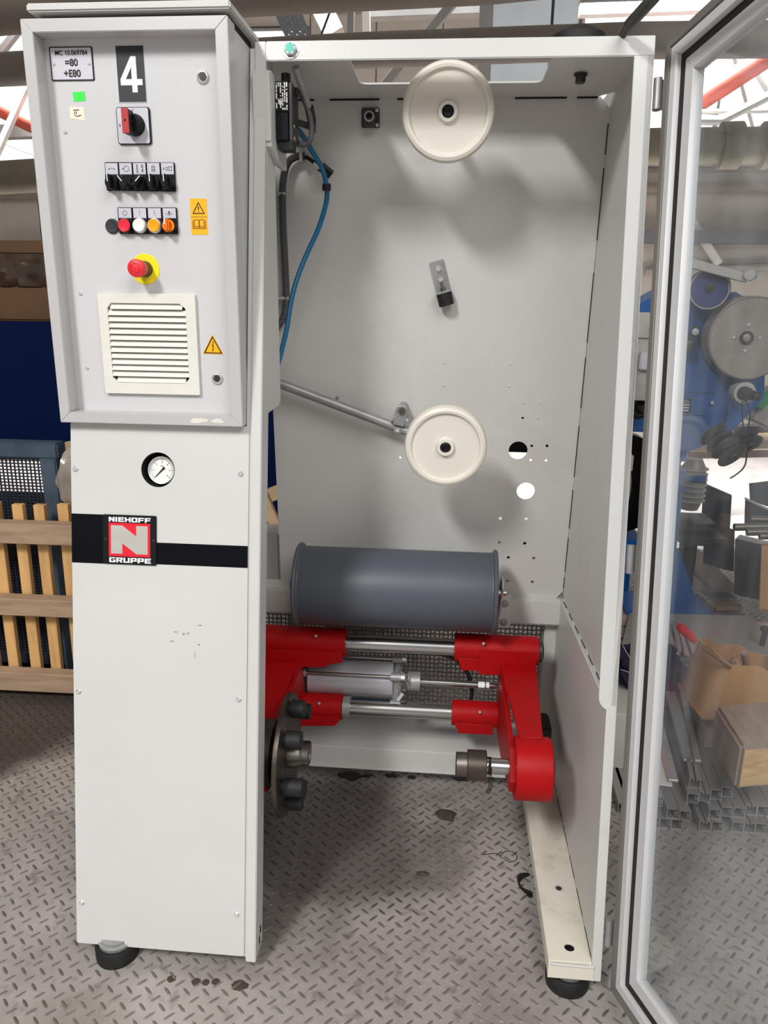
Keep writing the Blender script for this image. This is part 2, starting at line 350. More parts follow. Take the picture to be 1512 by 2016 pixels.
def thing(name, label, cat, loc, group=None):
    o = bpy.data.objects.new(name, None); COL.objects.link(o); o.location = loc; o.empty_display_size = 0.05
    o['label'] = label; o['category'] = cat
    if group: o['group'] = group
    return o
def tag(o, label, cat, group=None):
    o['label'] = label; o['category'] = cat
    if group: o['group'] = group
    return o
def struct(o): o['kind'] = 'structure'; return o
def dup(o, parent, off=(0, 0, 0)):
    c = o.copy(); COL.objects.link(c); c.parent = parent; c.location = o.location + V(off)
    for ch in o.children:
        d = ch.copy(); COL.objects.link(d); d.parent = c
    return c
def text(name, body, fn, x, z, size, m, parent, nrm, bold=0.0, align='CENTER', wide=1.0):
    cu = bpy.data.curves.new(name, 'FONT'); cu.body = body; cu.size = size; cu.align_x = align; cu.align_y = 'CENTER'; cu.offset = bold
    t = bpy.data.objects.new(name, cu); COL.objects.link(t)
    me0 = bpy.data.meshes.new_from_object(t); bpy.data.objects.remove(t)
    bm = bmesh.new(); bm.from_mesh(me0); bpy.data.meshes.remove(me0)
    nrm = V(nrm)
    for v in bm.verts: v.co = V(fn(x + v.co.x * wide, z + v.co.y)) + nrm * 0.0006
    b = MB(); b.bm.free(); b.bm = bm
    return b.build(name, m, parent)

# ================================================================ SETTING
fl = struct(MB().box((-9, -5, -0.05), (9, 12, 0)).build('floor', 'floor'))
def lugs():
    vs, fs = [], []
    th = math.radians(3.6); cx, cy = math.cos(th), math.sin(th)
    def lug(x, y, a):
        k = len(vs); c, s_ = math.cos(a), math.sin(a); L, W, H = 0.0155, 0.0042, 0.0022
        for px, py, pz in ((-L, 0, 0), (-L * .5, -W * .8, 0), (L * .5, -W * .8, 0), (L, 0, 0), (L * .5, W * .8, 0), (-L * .5, W * .8, 0),
                           (-L * .6, 0, H), (L * .6, 0, H)):
            vs.append((x + px * c - py * s_, y + px * s_ + py * c, pz))
        for f in ((0, 1, 6), (1, 2, 7, 6), (2, 3, 7), (3, 4, 7), (4, 5, 6, 7), (5, 0, 6)): fs.append([k + i for i in f])
    for i in range(-70, 95):
        for j in range(-22, 100):
            for h in (0, 1):
                u, v = (i + 0.5 * h) * 0.0433, (j + 0.5 * h) * 0.0413
                x, y = -0.2247 + u * cx - v * cy, 1.4448 + u * cy + v * cx
                if y < 0.85 or y > 5.0: continue
                if abs(x) > 0.25 + 0.62 * y or x > 0.2 + 0.6 * y: continue
                lug(x, y, (PI / 4 if h == 0 else -PI / 4) + th + random.uniform(-.03, .03))
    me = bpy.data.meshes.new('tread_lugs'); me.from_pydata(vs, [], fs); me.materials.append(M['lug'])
    o = bpy.data.objects.new('tread_lugs', me); COL.objects.link(o); o.parent = fl; o.location = -fl.location
    o['kind'] = 'stuff'
lugs()
# rear wall of sandwich panels with glazed bays left and right
wb = struct(MB().box((-9, 9.06, 0), (9, 9.2, 5.2)).build('wall_back', 'wallp'))
def wall_panels(x0, x1, z0, z1, w):
    x = x0
    while x < x1 - 0.01:
        MB().box((x + .006, 9.02, z0), (min(x + w, x1) - .006, 9.06, z1)).build('panel', 'wallp', wb, 0.004, 1); x += w
wall_panels(-8.4, 8.4, 0.0, 2.86, 1.2)
wall_panels(-1.6, 1.2, 2.9, 4.4, 0.7)
wall_panels(-8.4, -1.6, 4.3, 5.0, 1.7)
wall_panels(1.2, 8.4, 4.5, 5.1, 1.8)
def window(name, x0, x1, z0, z1, nx):
    w = struct(MB().box((x0, 9.0, z0), (x1, 9.05, z1)).build(name, 'truss_grey'))
    dx = (x1 - x0) / nx
    for i in range(nx):
        MB().box((x0 + dx * i + .03, 8.97, z0 + .04), (x0 + dx * (i + 1) - .03, 9.0, z1 - .04)).build('pane', 'pane', w)
window('window_1', -8.4, -1.62, 2.92, 4.28, 5)
window('window_2', 1.22, 8.4, 2.92, 4.48, 5)
# roof with two rows of skylight openings (open slots) and one across the rear
def roof():
    b = MB(); xs = [-9, -2.5, -1.5, 2.1, 3.1, 9]; ys = [-4, 5.4, 8.2, 9.2]
    for i in range(5):
        if i in (1, 3): continue
        b.box((xs[i], ys[0], 5.2), (xs[i + 1], ys[1], 5.3))
    b.box((-9, ys[2], 5.2), (9, ys[3], 5.3)); b.box((-9, 5.4, 5.2), (-4.4, 8.2, 5.3)); b.box((4.2, 5.4, 5.2), (9, 8.2, 5.3))
    return b
struct(roof().build('ceiling', 'wallp'))

def pipe(name, label, pts, r, m, n=20, cat='pipe', flange=None):
    o = MB().tube(pts, r, n).build(name, m); tag(o, label, cat)
    if flange:
        for p, d, rr, w in flange: MB().cyl(V(p) - V(d) * w / 2, V(p) + V(d) * w / 2, rr, n=24).build('flange', m, o)
    return o
pipe('lagged_pipe', 'large dark grey lagged pipe running just above the control cabinet top', [(-3.2, 3.5, 2.69), (-1.9298,3.5000,2.7625), (-0.8485,3.5000,2.8158), (0.0882,3.5000,2.8418), (0.9, 3.5, 2.90)], 0.185, 'pipe_dark', 28)
pipe('lagged_pipe', 'grey lagged pipe passing behind the top bar of the machine frame', [(-3.4, 4.2, 2.60), (-2.3102,4.2000,2.6304), (-0.5212,4.2000,2.6916), (0.8241,4.2000,2.7179), (1.4108,4.2000,2.7143), (2.4, 4.2, 2.72)], 0.078, 'pipe_grey', 24)
pipe('lagged_pipe', 'pale metal clad pipe with flanges, the lowest of the overhead pipes', [(-4.2, 5, 2.20), (-2.8941,5.0000,2.2297), (-2.6740,5.0000,2.2415), (1.1515,5.0000,2.3982), (1.7552,5.0000,2.4013), (2.9, 5, 2.44)], 0.098, 'pipe_lag', 26,
     flange=[((1.5728,5.0000,2.3993), (1, 0.0, 0.02), 0.128, 0.11), ((1.7726,5.0000,2.3986), (1, 0, 0.02), 0.128, 0.04)])
pipe('steel_pipe', 'thin grey pipe along the rear wall beneath the pale clad pipe', [(-5.4, 8.93, 2.62), (-4, 8.93, 2.64), (0, 8.93, 2.68), (4.4, 8.93, 2.72)], 0.06, 'pipe_dark', 14)
pipe('steel_pipe', 'thin grey wall pipe behind the top of the blue machine', [(2.0825,8.9500,1.8607), (2.7793,8.9500,1.8930), (3.5187,8.9500,1.9201)], 0.04, 'truss_grey', 12)
pipe('red_pipe', 'rust red pipe sloping down behind the left side of the control cabinet', [(-4.2454,7.0000,3.1752), (-3.9802,7.0000,3.0814), (-3.7268,7.0000,2.9635), (-3.4086,7.0000,2.8408)], 0.075, 'rust', 14)
pipe('red_pipe', 'faded red pipe rising to the right, seen through the glass door', [(1.7495,7.0000,2.9837), (2.0827,7.0000,3.1957), (2.3712,7.0000,3.3810), (2.7235,7.0000,3.5995)], 0.085, 'rust', 14)
pipe('white_pipe', 'white pipe bending upward to the right above the clad pipe', [(1.6910,6.6000,2.8668), (1.9931,6.6000,2.8650), (2.3144,6.6000,3.0266), (2.6121,6.6000,3.1948)], 0.035, 'truss', 10)
pipe('white_pipe', 'thin white horizontal rail seen through the upper glass door', [(1.7357,6.8000,2.9665), (2.1225,6.8000,2.9710), (2.7330,6.8000,2.9775)], 0.018, 'truss', 8)
def brace(label, a, b, w, m='truss', name='roof_brace', cat='brace'):
    tag(MB().bar(a, b, w, w, (0, 1, 0)).build(name, m, None, 0.004, 1), label, cat)
brace('white diagonal roof brace left of the control cabinet', (-3.9610,6.8000,2.6539), (-3.5990,6.8000,3.2186), 0.05)
brace('grey diagonal roof brace above the dark pipe at the left edge', (-4.2626,7.6000,3.6769), (-4.0136,7.6000,3.9099), 0.06, 'truss_grey')
brace('thin pale brace at the far left below the red pipe', (-4.2431,7.4000,2.8944), (-3.9123,7.4000,2.7764), 0.03)
brace('grey bar under the left glazing beside the control cabinet', (-4.6712,7.8000,3.0434), (-4.0736,7.8000,3.0584), 0.12, 'truss_grey')
brace('broad white diagonal brace in the upper glass door', (1.9087,7.2000,3.1516), (2.1534,7.2000,3.4750), 0.10)
brace('white diagonal brace leaning left in the upper glass door', (2.2613,7.5000,3.7401), (2.5701,7.5000,2.9973), 0.07)
brace('upright white brace in the upper glass door', (2.3070,7.8000,3.6719), (2.2604,7.8000,3.1637), 0.06)
brace('far right white roof brace in the glass door', (2.4858,7.6000,3.5744), (2.7417,7.6000,3.2573), 0.09)
brace('white roof rail crossing the glazing above the machine at right', (0.9843,7.5000,3.9036), (2.1553,7.5000,3.9222), 0.09)
brace('dark grey roof post above the middle of the machine', (-0.7737,6.0000,3.6082), (-0.7807,6.0000,3.3041), 0.05, 'truss_grey')
brace('paler roof post right of the dark one above the machine', (-0.6973,6.2000,3.6766), (-0.6881,6.2000,3.3626), 0.055, 'wallp')
brace('slanted steel strut above the white guide wheel', (-0.0246,5.6000,3.3982), (-0.5750,5.6000,2.8013), 0.055, 'truss_grey')
brace('horizontal dark roof beam above the machine', (-0.6999,6.4000,3.5692), (0.2710,6.4000,3.5863), 0.10, 'truss_grey')
tag(MB().box((0.176, 5.16, 2.3), (0.516, 5.46, 3.7)).build('air_duct', 'duct'), 'square galvanised air duct rising behind the top of the machine', 'duct')
tag(MB().box((0.536, 5.18, 2.3), (0.676, 5.46, 3.7)).build('air_duct', 'duct'), 'narrow galvanised duct section right of the wide duct', 'duct')
tag(MB().box((0.103, 5.14, 2.3), (0.174, 5.46, 3.7)).build('duct_support', 'truss_grey'), 'dark steel post at the left edge of the air duct', 'post')
def cable_tray():
    a, b, c, d = V((-1.1056,5.0000,3.1359)), V((-0.9430,5.0000,3.1385)), V((-0.9534,4.6000,2.8784)), V((-0.8142,4.6000,2.8765))
    fn = lambda x, y: (a * (1 - x) + b * x) * (1 - y) + (c * (1 - x) + d * x) * y
    hs = []
    for j in range(9):
        for i in range(5):
            if (i + j) % 2 == 0: hs.append(circle2(0.18 + i * 0.16, 0.08 + j * 0.105, 0.035, 6))
    o = MB().prism(rect2(0, -0.5, 1, 1.2), fn, (0, 0, -0.004), hs).build('cable_tray', 'tray')
    tag(o, 'perforated galvanised cable tray above the left end of the machine', 'cable tray')
cable_tray()
brace('stained pale roof board right of the perforated tray', (-1.1137,6.6000,3.7222), (-0.9775,6.6000,3.4723), 0.16, 'wallp')
tag(MB().tube([(-0.7752,5.0000,3.1823), (-0.7697,5.0000,3.1253), (-0.8247,5.0000,3.0006)], 0.006, 6).build('hanging_wire', 'wire'), 'thin dark wire hanging beside the perforated tray', 'wire')
tag(MB().box((-5.2, 8.85, 1.93), (-3.2, 9.02, 2.12)).build('wall_tray', 'tray'), 'galvanised cable tray fixed along the rear wall at left', 'cable tray')
tag(MB().box((1.2, 8.8, 2.14), (3.6, 8.98, 2.27)).build('wall_tray', 'tray'), 'grey cable tray along the rear wall behind the glass door', 'cable tray')
brace('slanted pale tube fixed on the rear wall above the navy pulley', (2.4818,8.9000,2.3937), (2.8382,8.9000,1.9332), 0.075, 'truss', 'slanted_tube', 'tube')

# ================================================================ SPOOLING MACHINE
S10, C10 = math.sin(math.radians(10)), math.cos(math.radians(10))
UF = V((0, S10, C10)); NF = V((0, -C10, S10))          # sloping front plane
def FR(x, z, d=0.0): return V((x, 1.387 + (z - 0.0425) * 0.17633, z)) + NF * d
def YF(z): return 1.387 + (z - 0.0425) * 0.17633
UB = V((0, -0.0896, 0.996)); NB = V((0, -0.996, -0.0896))   # tilted rear plate
def BK(x, z, d=0.0): return V((x, 2.1017 + (1.9612 - z) * 0.09, z)) + NB * d
X1 = V((1, 0, 0))
mc = thing('spooling_machine', 'tall off-white wire spooling machine with open front, two white guide wheels and red spool arms', 'machine', (-0.02, 1.9, 0))
def P(name, mb, m, parent=None, **k): return mb.build(name, m, parent or mc, **k)
def screw(p, n, r=0.006, parent=None, m='chrome', name='screw'):
    b = MB().lathe(V(p), n, [(r, 0), (r * 0.98, r * 0.25), (r * 0.6, r * 0.6), (r * 0.25, r * 0.62), (0.0, r * 0.3)], 14)
    return P(name, b, m, parent)
def hexbolt(p, n, r=0.009, h=0.006, parent=None, m='zinc', name='bolt'):
    b = MB().lathe(V(p), n, [(r * 1.25, 0), (r * 1.25, h * .2), (r * 1.02, h * .2)], 18)
    b.lathe(V(p), n, [(r, 0), (r, h), (r * .85, h * 1.15), (0, h * 1.15)], 6)
    return P(name, b, m, parent, smooth=20)

# right-hand side
P('side_panel', MB().prism([(YF(.64), .64), (YF(2.008), 2.008), (2.31, 2.008), (2.31, .64)], lambda y, z: (0.367, y, z), (0.011, 0, 0)), 'paint_in')
lip = [(0.379, 2.0119), (0.3406, 2.0119), (0.3406, 0.690)]
for i in range(1, 9):
    t = math.radians(i * 11.25); lip.append((0.3406 + 0.030 * (1 - math.cos(t)), 0.690 - 0.030 * math.sin(t)))
lip.append((0.379, 0.660))
P('front_lip', MB().prism(lip, lambda x, z: FR(x, z), -NF * 0.006), 'paint', bevel=0.0015)
P('lower_side_plate', MB().prism([(YF(.055) , .052), (YF(.672) - .001, .672), (2.2, .627), (2.32, .60), (2.32, .052)], lambda y, z: (0.3575, y, z), (0.0214, 0, 0)), 'paint_in', bevel=0.001, seg=1)
wb_ = MB()
for k in range(5):
    y0 = 1.672 + k * 0.105; z0 = .672 - (y0 - 1.5) * 0.064 + .001
    wb_.tube([(0.366, y0, z0), (0.3662, y0 + .018, z0 + .0005), (0.366, y0 + .036, z0 - .001)], 0.0022, 6)
P('weld_beads', wb_, 'paint', kind='stuff')
P('rear_post', MB().box((0.322, 2.24, 0.05), (0.362, 2.30, 0.56)), 'paint_in', bevel=0.003)

# rear plate with its bores
hs = [circle2(0.2012, 1.093, 0.0268, 24), circle2(0.2312, 0.9712, 0.0262, 24)]
for x, z, r in ((0.239, 1.1076, .0042), (0.2819, 1.1088, .0045), (0.2392, 1.0654, .004), (0.2825, 1.0652, .004),
                (0.1627, 0.8831, .0056), (0.2387, 0.8844, .0052), (0.1641, 0.8066, .0054), (0.2396, 0.8064, .0052), (0.1942, 0.7581, .005),
                (0.27, 0.7597, .005), (0.1959, 0.6803, .005), (0.2712, 0.6804, .005), (-0.1373, 1.0617, .0035), (-0.1025, 1.192, .0035), (0.2077, 1.188, .0035)):
    hs.append(circle2(x, z, r, 12))
P('rear_plate', MB().prism([(-0.508, .612), (0.340, .620), (0.3655, .655), (0.3655, 1.965), (0.342, 1.990), (-0.508, 1.990)], lambda x, z: BK(x, z), -NB * 0.004, hs), 'paint_in')
P('bore_backing', MB().box((.135, 2.245, 1.074), (.30, 2.40, 1.30)), 'rubber', bevel=.01)  # dark box added behind the upper bore so it looks dark inside
P('hole_backing', MB().box((.182, 2.27, .735), (.255, 2.33, .812)), 'rubber', bevel=.004)  # second dark box, added to keep the small lower holes dark
sg = MB()
for z0, z1 in ((1.86, 1.93), (1.66, 1.83), (1.40, 1.58), (1.22, 1.36), (1.02, 1.17), (.86, .98), (.72, .83), (.665, .70)):
    sg.hexa([BK(.3648, z0, .0004), BK(.3668, z0, .0004), BK(.3668, z0, .003), BK(.3648, z0, .003), BK(.3648, z1, .0004), BK(.3668, z1, .0004), BK(.3668, z1, .003), BK(.3648, z1, .003)])
for x0, x1 in ((-.41, -.365), (-.325, -.20), (-.155, .08), (.135, .26), (.285, .335)):
    sg.box((x0, 2.0935, 1.9845), (x1, 2.098, 1.9875))
for k in range(6):
    y0 = 1.60 + k * .105; y1 = y0 + .07; zf = lambda y: .672 - (y - 1.5) * .064
    sg.hexa([(.3662, y0, zf(y0) + .0006), (.367, y0, zf(y0) + .0006), (.367, y1, zf(y1) + .0006), (.3662, y1, zf(y1) + .0006), (.3662, y0, zf(y0) + .0046), (.367, y0, zf(y0) + .0046), (.367, y1, zf(y1) + .0046), (.3662, y1, zf(y1) + .0046)])
for k in range(7):
    y0 = 1.41 + k * .12; sg.box((.3568, y0, .0966), (.3576, y0 + .085, .0995))
P('open_seams', sg, 'gap', kind='stuff')
for x, z in ((-0.0188, 1.3373), (0.1629, 1.3379), (-0.0183, 1.2751), (0.164, 1.2761), (0.2076, 1.2314), (0.2498, 1.2324), (0.2502, 1.189)):
    screw(BK(x, z), NB, 0.0034, m='paint_in', name='plug_screw')
P('pin', MB().cyl(BK(-0.3197, 1.2338), BK(-0.3197, 1.2338, 0.012), 0.0045, n=12), 'zinc')

# top
P('top_plate', MB().prism([(-0.40, 1.742), (0.368, 1.742), (0.368, 2.055), (0.330, 2.10), (-0.48, 2.10), (-0.48, 1.80), (-0.40, 1.80)], lambda x, y: (x, y, 1.988), (0, 0, 0.004),
    [rrect2(-0.233, 1.748, 0.186, 1.968, 0.018)]), 'paint_in')
P('top_bar', MB().prism(rect2(-0.400, 1.974, 0.3795, 2.0119), lambda x, z: FR(x, z, 0.0008), -NF * 0.006).box((-0.40, 1.738, 2.004), (0.379, 1.79, 2.0095)), 'paint', bevel=0.0015)
P('top_bar_return', MB().box((-0.40, 1.787, 1.99), (0.379, 1.79, 2.006)), 'paint_in')
hexbolt((0.262, 1.895, 1.986), (0, 0, -1), 0.012, 0.016, m='iron_dark')
P('vent_cap', MB().lathe((0.243, 1.83, 2.0095), (0, 0, 1), [(0.062, 0), (0.062, 0.012), (0.055, 0.03), (0.03, 0.045), (0, 0.05)], 32), 'rubber')
P('gas_strut', MB().cyl((0.316, 1.74, 2.012), (0.320, 1.70, 2.022), 0.007, n=12).cyl((0.320, 1.70, 2.020), (0.372, 1.44, 2.050), 0.011, n=16).cyl((0.36, 1.50, 2.043), (0.43, 1.15, 2.10), 0.0085, n=14), 'iron_dark')
# lock nut with paint mark on the top bar
nut = hexbolt(FR(-0.348, 1.993, 0.001), NF, 0.0135, 0.010, m='chrome', name='lock_nut')
P('paint_mark', MB().lathe(FR(-0.348, 1.993, 0.011), NF, [(0.010, 0), (0.010, .002), (0, .0025)], 20), 'teal', nut)
st = P('switch_actuator', MB().cyl((-0.343, 1.752, 1.968), (-0.334, 1.80, 1.930), 0.008, n=12).cyl((-0.334, 1.80, 1.930), (-0.329, 1.825, 1.908), 0.0065, n=12), 'zinc')
P('actuator_tip', MB().cyl((-0.329, 1.825, 1.910), (-0.3265, 1.845, 1.886), 0.010, n=12), 'rubber', st)
P('actuator_key', MB().bar((-0.385, 1.86, 1.893), (-0.325, 1.865, 1.876), 0.012, 0.012).box((-0.331, 1.855, 1.868), (-0.322, 1.872, 1.892)), 'iron_dark', st)

# left pedestal
P('front_post', MB().hexa([FR(-.4238, .030), FR(-.400, .0285), (-.400, 1.452, .030), (-.4238, 1.452, .030),
                           FR(-.4238, 2.012), FR(-.400, 2.012), (-.400, YF(2.012) + .06, 2.012), (-.4238, YF(2.012) + .06, 2.012)]), 'paint', bevel=0.002)
for y, z in ((1.425, .055), (1.437, .075)):
    P('slot', MB().box((-.3999, y - .004, z - .010), (-.3993, y + .004, z + .010)), 'gap')
P('upper_side_plate', MB().prism([(YF(1.262) + .055, 1.258), (YF(1.99) + .055, 1.99), (1.792, 1.99), (1.792, 1.272), (1.775, 1.262)], lambda y, z: (-0.4035, y, z), (0.003, 0, 0)), 'paint')
P('pedestal_side', MB().hexa([FR(-.828, .058, -.017), FR(-.820, .058, -.017), FR(-.820, .058, -.09), FR(-.828, .058, -.09), FR(-.828, 1.27, -.017), FR(-.820, 1.27, -.017), FR(-.820, 1.27, -.09), FR(-.828, 1.27, -.09)]).hexa([FR(-.4335, .04, -.004), FR(-.4240, .04, -.004), FR(-.4240, .04, -.06), FR(-.4335, .04, -.06), FR(-.4335, 2.0, -.004), FR(-.4240, 2.0, -.004), FR(-.4240, 2.0, -.06), FR(-.4335, 2.0, -.06)]), 'paint')
ph = circle2(-0.6291, 1.14, 0.0375, 40)
P('pedestal_panel', MB().prism(rrect2(-.8265, .0425, -.4272, 1.238, .006), lambda x, z: FR(x, z), -NF * 0.018, [ph]), 'paint', bevel=0.0018)
P('pedestal_body', MB().hexa([FR(-.828, .058, -.085), FR(-.440, .058, -.085), (-.440, 1.52, .058), (-.828, 1.52, .058),
     FR(-.828, 1.235, -.085), FR(-.440, 1.235, -.085), (-.440, 1.72, 1.235), (-.828, 1.72, 1.235)]).hexa([(-.826, 1.49, .062), (-.57, 1.49, .062), (-.57, 2.12, .062), (-.826, 2.12, .062), (-.826, 1.71, 1.265), (-.57, 1.71, 1.265), (-.57, 2.12, 1.265), (-.826, 2.12, 1.265)]).box((-.823, 1.80, 1.26), (-.57, 2.12, 1.98)), 'paint')
cup = MB().lathe(FR(-0.6291, 1.14, -0.022), -NF, [(0.0376, -.0222), (0.0371, -.0222), (0.0371, 0.030), (0, 0.030)], 40)
P('gauge_recess', cup, 'gap')
# pressure gauge
gc = (-0.6266, 1.1388)
ga = P('pressure_gauge', MB().lathe(FR(*gc, -0.040), NF, [(0.031, 0), (0.0315, 0.025), (0.0300, 0.028), (0.0275, 0.027), (0.027, 0.022), (0, 0.022)], 40), 'chrome')
P('dial', MB().lathe(FR(*gc, -0.0183), NF, [(0.0272, 0), (0.0272, .0006), (0, .0006)], 36), 'dial', ga)
mk = MB()
for i in range(31):
    a = math.radians(225 - i * 9); big = i % 5 == 0
    rr = (0.0205 if big else 0.0225, 0.0250)
    d = V((math.cos(a), 0, 0)) + UF * math.sin(a); t_ = X1 * -math.sin(a) + UF * math.cos(a); c = FR(*gc, -0.0172)
    mk.obox(c + d * (rr[0] + rr[1]) / 2, d * (rr[1] - rr[0]) / 2, t_ * (0.00055 if big else 0.0003), NF * 0.0003)
P('scale_marks', mk, 'ink', ga)
for i, ch in enumerate('0123456'):
    a = math.radians(225 - i * 45)
    text('numeral', ch, lambda x, z: FR(x, z, -0.0173), gc[0] + 0.0168 * math.cos(a), gc[1] + 0.0168 * math.sin(a) * C10, 0.0058, 'ink', ga, NF)
text('unit_text', 'bar', lambda x, z: FR(x, z, -0.0173), gc[0], gc[1] + 0.0095, 0.005, 'ink', ga, NF)
na = math.radians(226); nd = X1 * math.cos(na) + UF * math.sin(na); nt_ = X1 * -math.sin(na) + UF * math.cos(na); nc = FR(*gc, -0.0162)
P('needle', MB().hexa([nc + nt_ * .0018 - NF * .0004, nc - nt_ * .0018 - NF * .0004, nc + nd * .0225 - nt_ * .0003 - NF * .0004, nc + nd * .0225 + nt_ * .0003 - NF * .0004,
     nc + nt_ * .0018 + NF * .0004, nc - nt_ * .0018 + NF * .0004, nc + nd * .0225 - nt_ * .0003 + NF * .0004, nc + nd * .0225 + nt_ * .0003 + NF * .0004])
  .hexa([nc + nt_ * .0016 - NF * .0004, nc - nt_ * .0016 - NF * .0004, nc - nd * .0085 - nt_ * .0032 - NF * .0004, nc - nd * .0085 + nt_ * .0032 - NF * .0004,
     nc + nt_ * .0016 + NF * .0004, nc - nt_ * .0016 + NF * .0004, nc - nd * .0085 - nt_ * .0032 + NF * .0004, nc - nd * .0085 + nt_ * .0032 + NF * .0004]), 'ink', ga)
for x, z in ((-0.8157, 1.1366), (-0.4447, 1.1368), (-0.8147, .64), (-0.4447, .6417), (-0.8132, .1414), (-0.445, .1426)): screw(FR(x, z), NF, 0.0063)
for k, (x, z, w_, h_) in enumerate(((-.588, .786, .010, .0012), (-.571, .782, .004, .004), (-.561, .784, .003, .003), (-.598, .765, .006, .002), (-.533, .803, .008, .0015), (-.536, .760, .003, .003), (-.545, .735, .0012, .010))):
    r_ = random.Random(60 + k); pts = [(x + w_ * math.cos(t * PI / 5) * r_.uniform(.4, 1), z + h_ * math.sin(t * PI / 5) * r_.uniform(.4, 1)) for t in range(10)]
    P('paint_chip', MB().prism(pts, lambda u, v: FR(u, v), NF * .0003), 'pipe_grey')
# black stripe and badge
P('stripe', MB().prism(rect2(-.8265, .931, -.754, 1.039), lambda x, z: FR(x, z), NF * .0007), 'band')
P('stripe', MB().prism(rect2(-.633, .9345, -.4274, .982), lambda x, z: FR(x, z), NF * .0007), 'band')
bd = P('badge', MB().prism(rrect2(-.7535, .9315, -.632, 1.040, .003), lambda x, z: FR(x, z), NF * .003), 'black', bevel=.0006, seg=1)
bx0, bx1, bz0, bz1 = -.7375, -.6480, .9520, 1.0195
P('badge_field', MB().prism(rect2(bx0 - .0025, bz0 - .003, bx1 + .0025, bz1 + .003), lambda x, z: FR(x, z, .003), NF * .0006), 'red_print', bd)
w, h = bx1 - bx0 - .006, bz1 - bz0 - .0055
Nl = [(0, 0), (0, 1), (.31, 1), (.69, .63), (.69, 1), (1, 1), (1, 0), (.69, 0), (.31, .37), (.31, 0)]
P('badge_letter', MB().prism([(bx0 + .003 + a * w, bz0 + .003 + b * h) for a, b in Nl], lambda x, z: FR(x, z, .0034), NF * .001), 'brushed', bd)
GL = {'N': [[(0, 0), (0, 1), (.32, 1), (.68, .5), (.68, 1), (1, 1), (1, 0), (.72, 0), (.3, .55), (.3, 0)]],
      'I': [rect2(0, 0, .3, 1)],
      'E': [rect2(0, 0, .3, 1), rect2(.3, .76, 1, 1), rect2(.3, .40, .9, .62), rect2(.3, 0, 1, .24)],
      'H': [rect2(0, 0, .3, 1), rect2(.7, 0, 1, 1), rect2(.3, .38, .7, .62)],
      'O': [rect2(0, 0, .3, 1), rect2(.7, 0, 1, 1), rect2(.3, 0, .7, .22), rect2(.3, .78, .7, 1)],
      'F': [rect2(0, 0, .32, 1), rect2(.32, .76, 1, 1), rect2(.32, .34, .92, .56)],
      'G': [rect2(0, 0, .3, 1), rect2(.3, .78, 1, 1), rect2(.3, 0, 1, .22), rect2(.7, .22, 1, .55), rect2(.52, .4, .7, .55)],
      'R': [rect2(0, 0, .3, 1), rect2(.3, .78, 1, 1), rect2(.7, .5, 1, .78), rect2(.3, .38, .92, .56), [(.45, .38), (.8, .38), (1, 0), (.66, 0)]],
      'U': [rect2(0, 0, .3, 1), rect2(.7, 0, 1, 1), rect2(.3, 0, .7, .24)],
      'P': [rect2(0, 0, .3, 1), rect2(.3, .78, 1, 1), rect2(.7, .5, 1, .78), rect2(.3, .3, 1, .54)]}
def block_text(word, x0, x1, z0, z1, parent):
    wd_ = [.34 if c == 'I' else 1 for c in word]; gap = .14
    u = (x1 - x0) / (sum(wd_) + gap * (len(word) - 1)); x = x0
    for c, ww in zip(word, wd_):
        b = MB()
        for poly in GL[c]: b.prism([(x + a * u, z0 + q * (z1 - z0)) for a, q in poly], lambda x, z: FR(x, z, .003), NF * .0007)
        b.build('letter', 'white', parent); x += (ww + gap) * u
block_text('NIEHOFF', -.7395, -.6445, 1.0247, 1.0350, bd)
block_text('GRUPPE', -.7390, -.6440, .9355, .9465, bd)
screw(FR(-.7475, .986, .003), NF, .0032, bd, 'iron_dark'); screw(FR(-.6385, .986, .003), NF, .0032, bd, 'iron_dark')

# feet
for name, x, y in (('l', -0.739, 1.408), ('r', 0.3145, 1.434)):
    b = P('levelling_foot', MB().lathe((x, y, 0), (0, 0, 1), [(0.0485, 0), (0.0495, 0.012), (0.0495, 0.034), (0.046, 0.039), (0, 0.039)], 40), 'rubber')
    P('foot_disc', MB().lathe((x, y, 0.039), (0, 0, 1), [(0.040, 0), (0.041, .008), (0.034, .011), (0.034, .0165), (0, .0165)], 32), 'zinc', b)
# right foot beam
P('foot_beam', MB().prism(rect2(.262, 1.3935, .357, 2.32), lambda x, y: (x, y, .0905), (0, 0, .006), [circle2(.3134, 1.4337, .0115, 20)])
  .box((.262, 1.3935, .056), (.267, 2.32, .0905)).box((.352, 1.3935, .056), (.357, 2.32, .0905)), 'paint_foot', bevel=.0008, seg=1)
P('end_plate', MB().hexa([(.2618, 1.388, .0545), (.3625, 1.388, .0545), (.3625, 1.394, .0545), (.2618, 1.394, .0545), (.2622, 1.391, .0885), (.361, 1.391, .0885), (.361, 1.396, .0885), (.2622, 1.396, .0885)]), 'paint_foot')
P('weld_seam', MB().tube([(.266, 1.391, .0895), (.29, 1.3902, .0890), (.315, 1.391, .0885), (.34, 1.3905, .0880), (.362, 1.391, .0876)], .0028, 6, 4, .12), 'paint')
ws = P('washer', MB().pipe((.3132, 1.6128, .0966), (.3132, 1.6128, .0978), .0135, .008, 24), 'paint')
P('set_screw', MB().cyl((.3132, 1.6128, .0964), (.3132, 1.6128, .0972), .0082, n=6), 'iron_dark', ws)
P('beam_core', MB().box((.2675, 1.41, .058), (.3515, 2.3, .076)), 'gap')
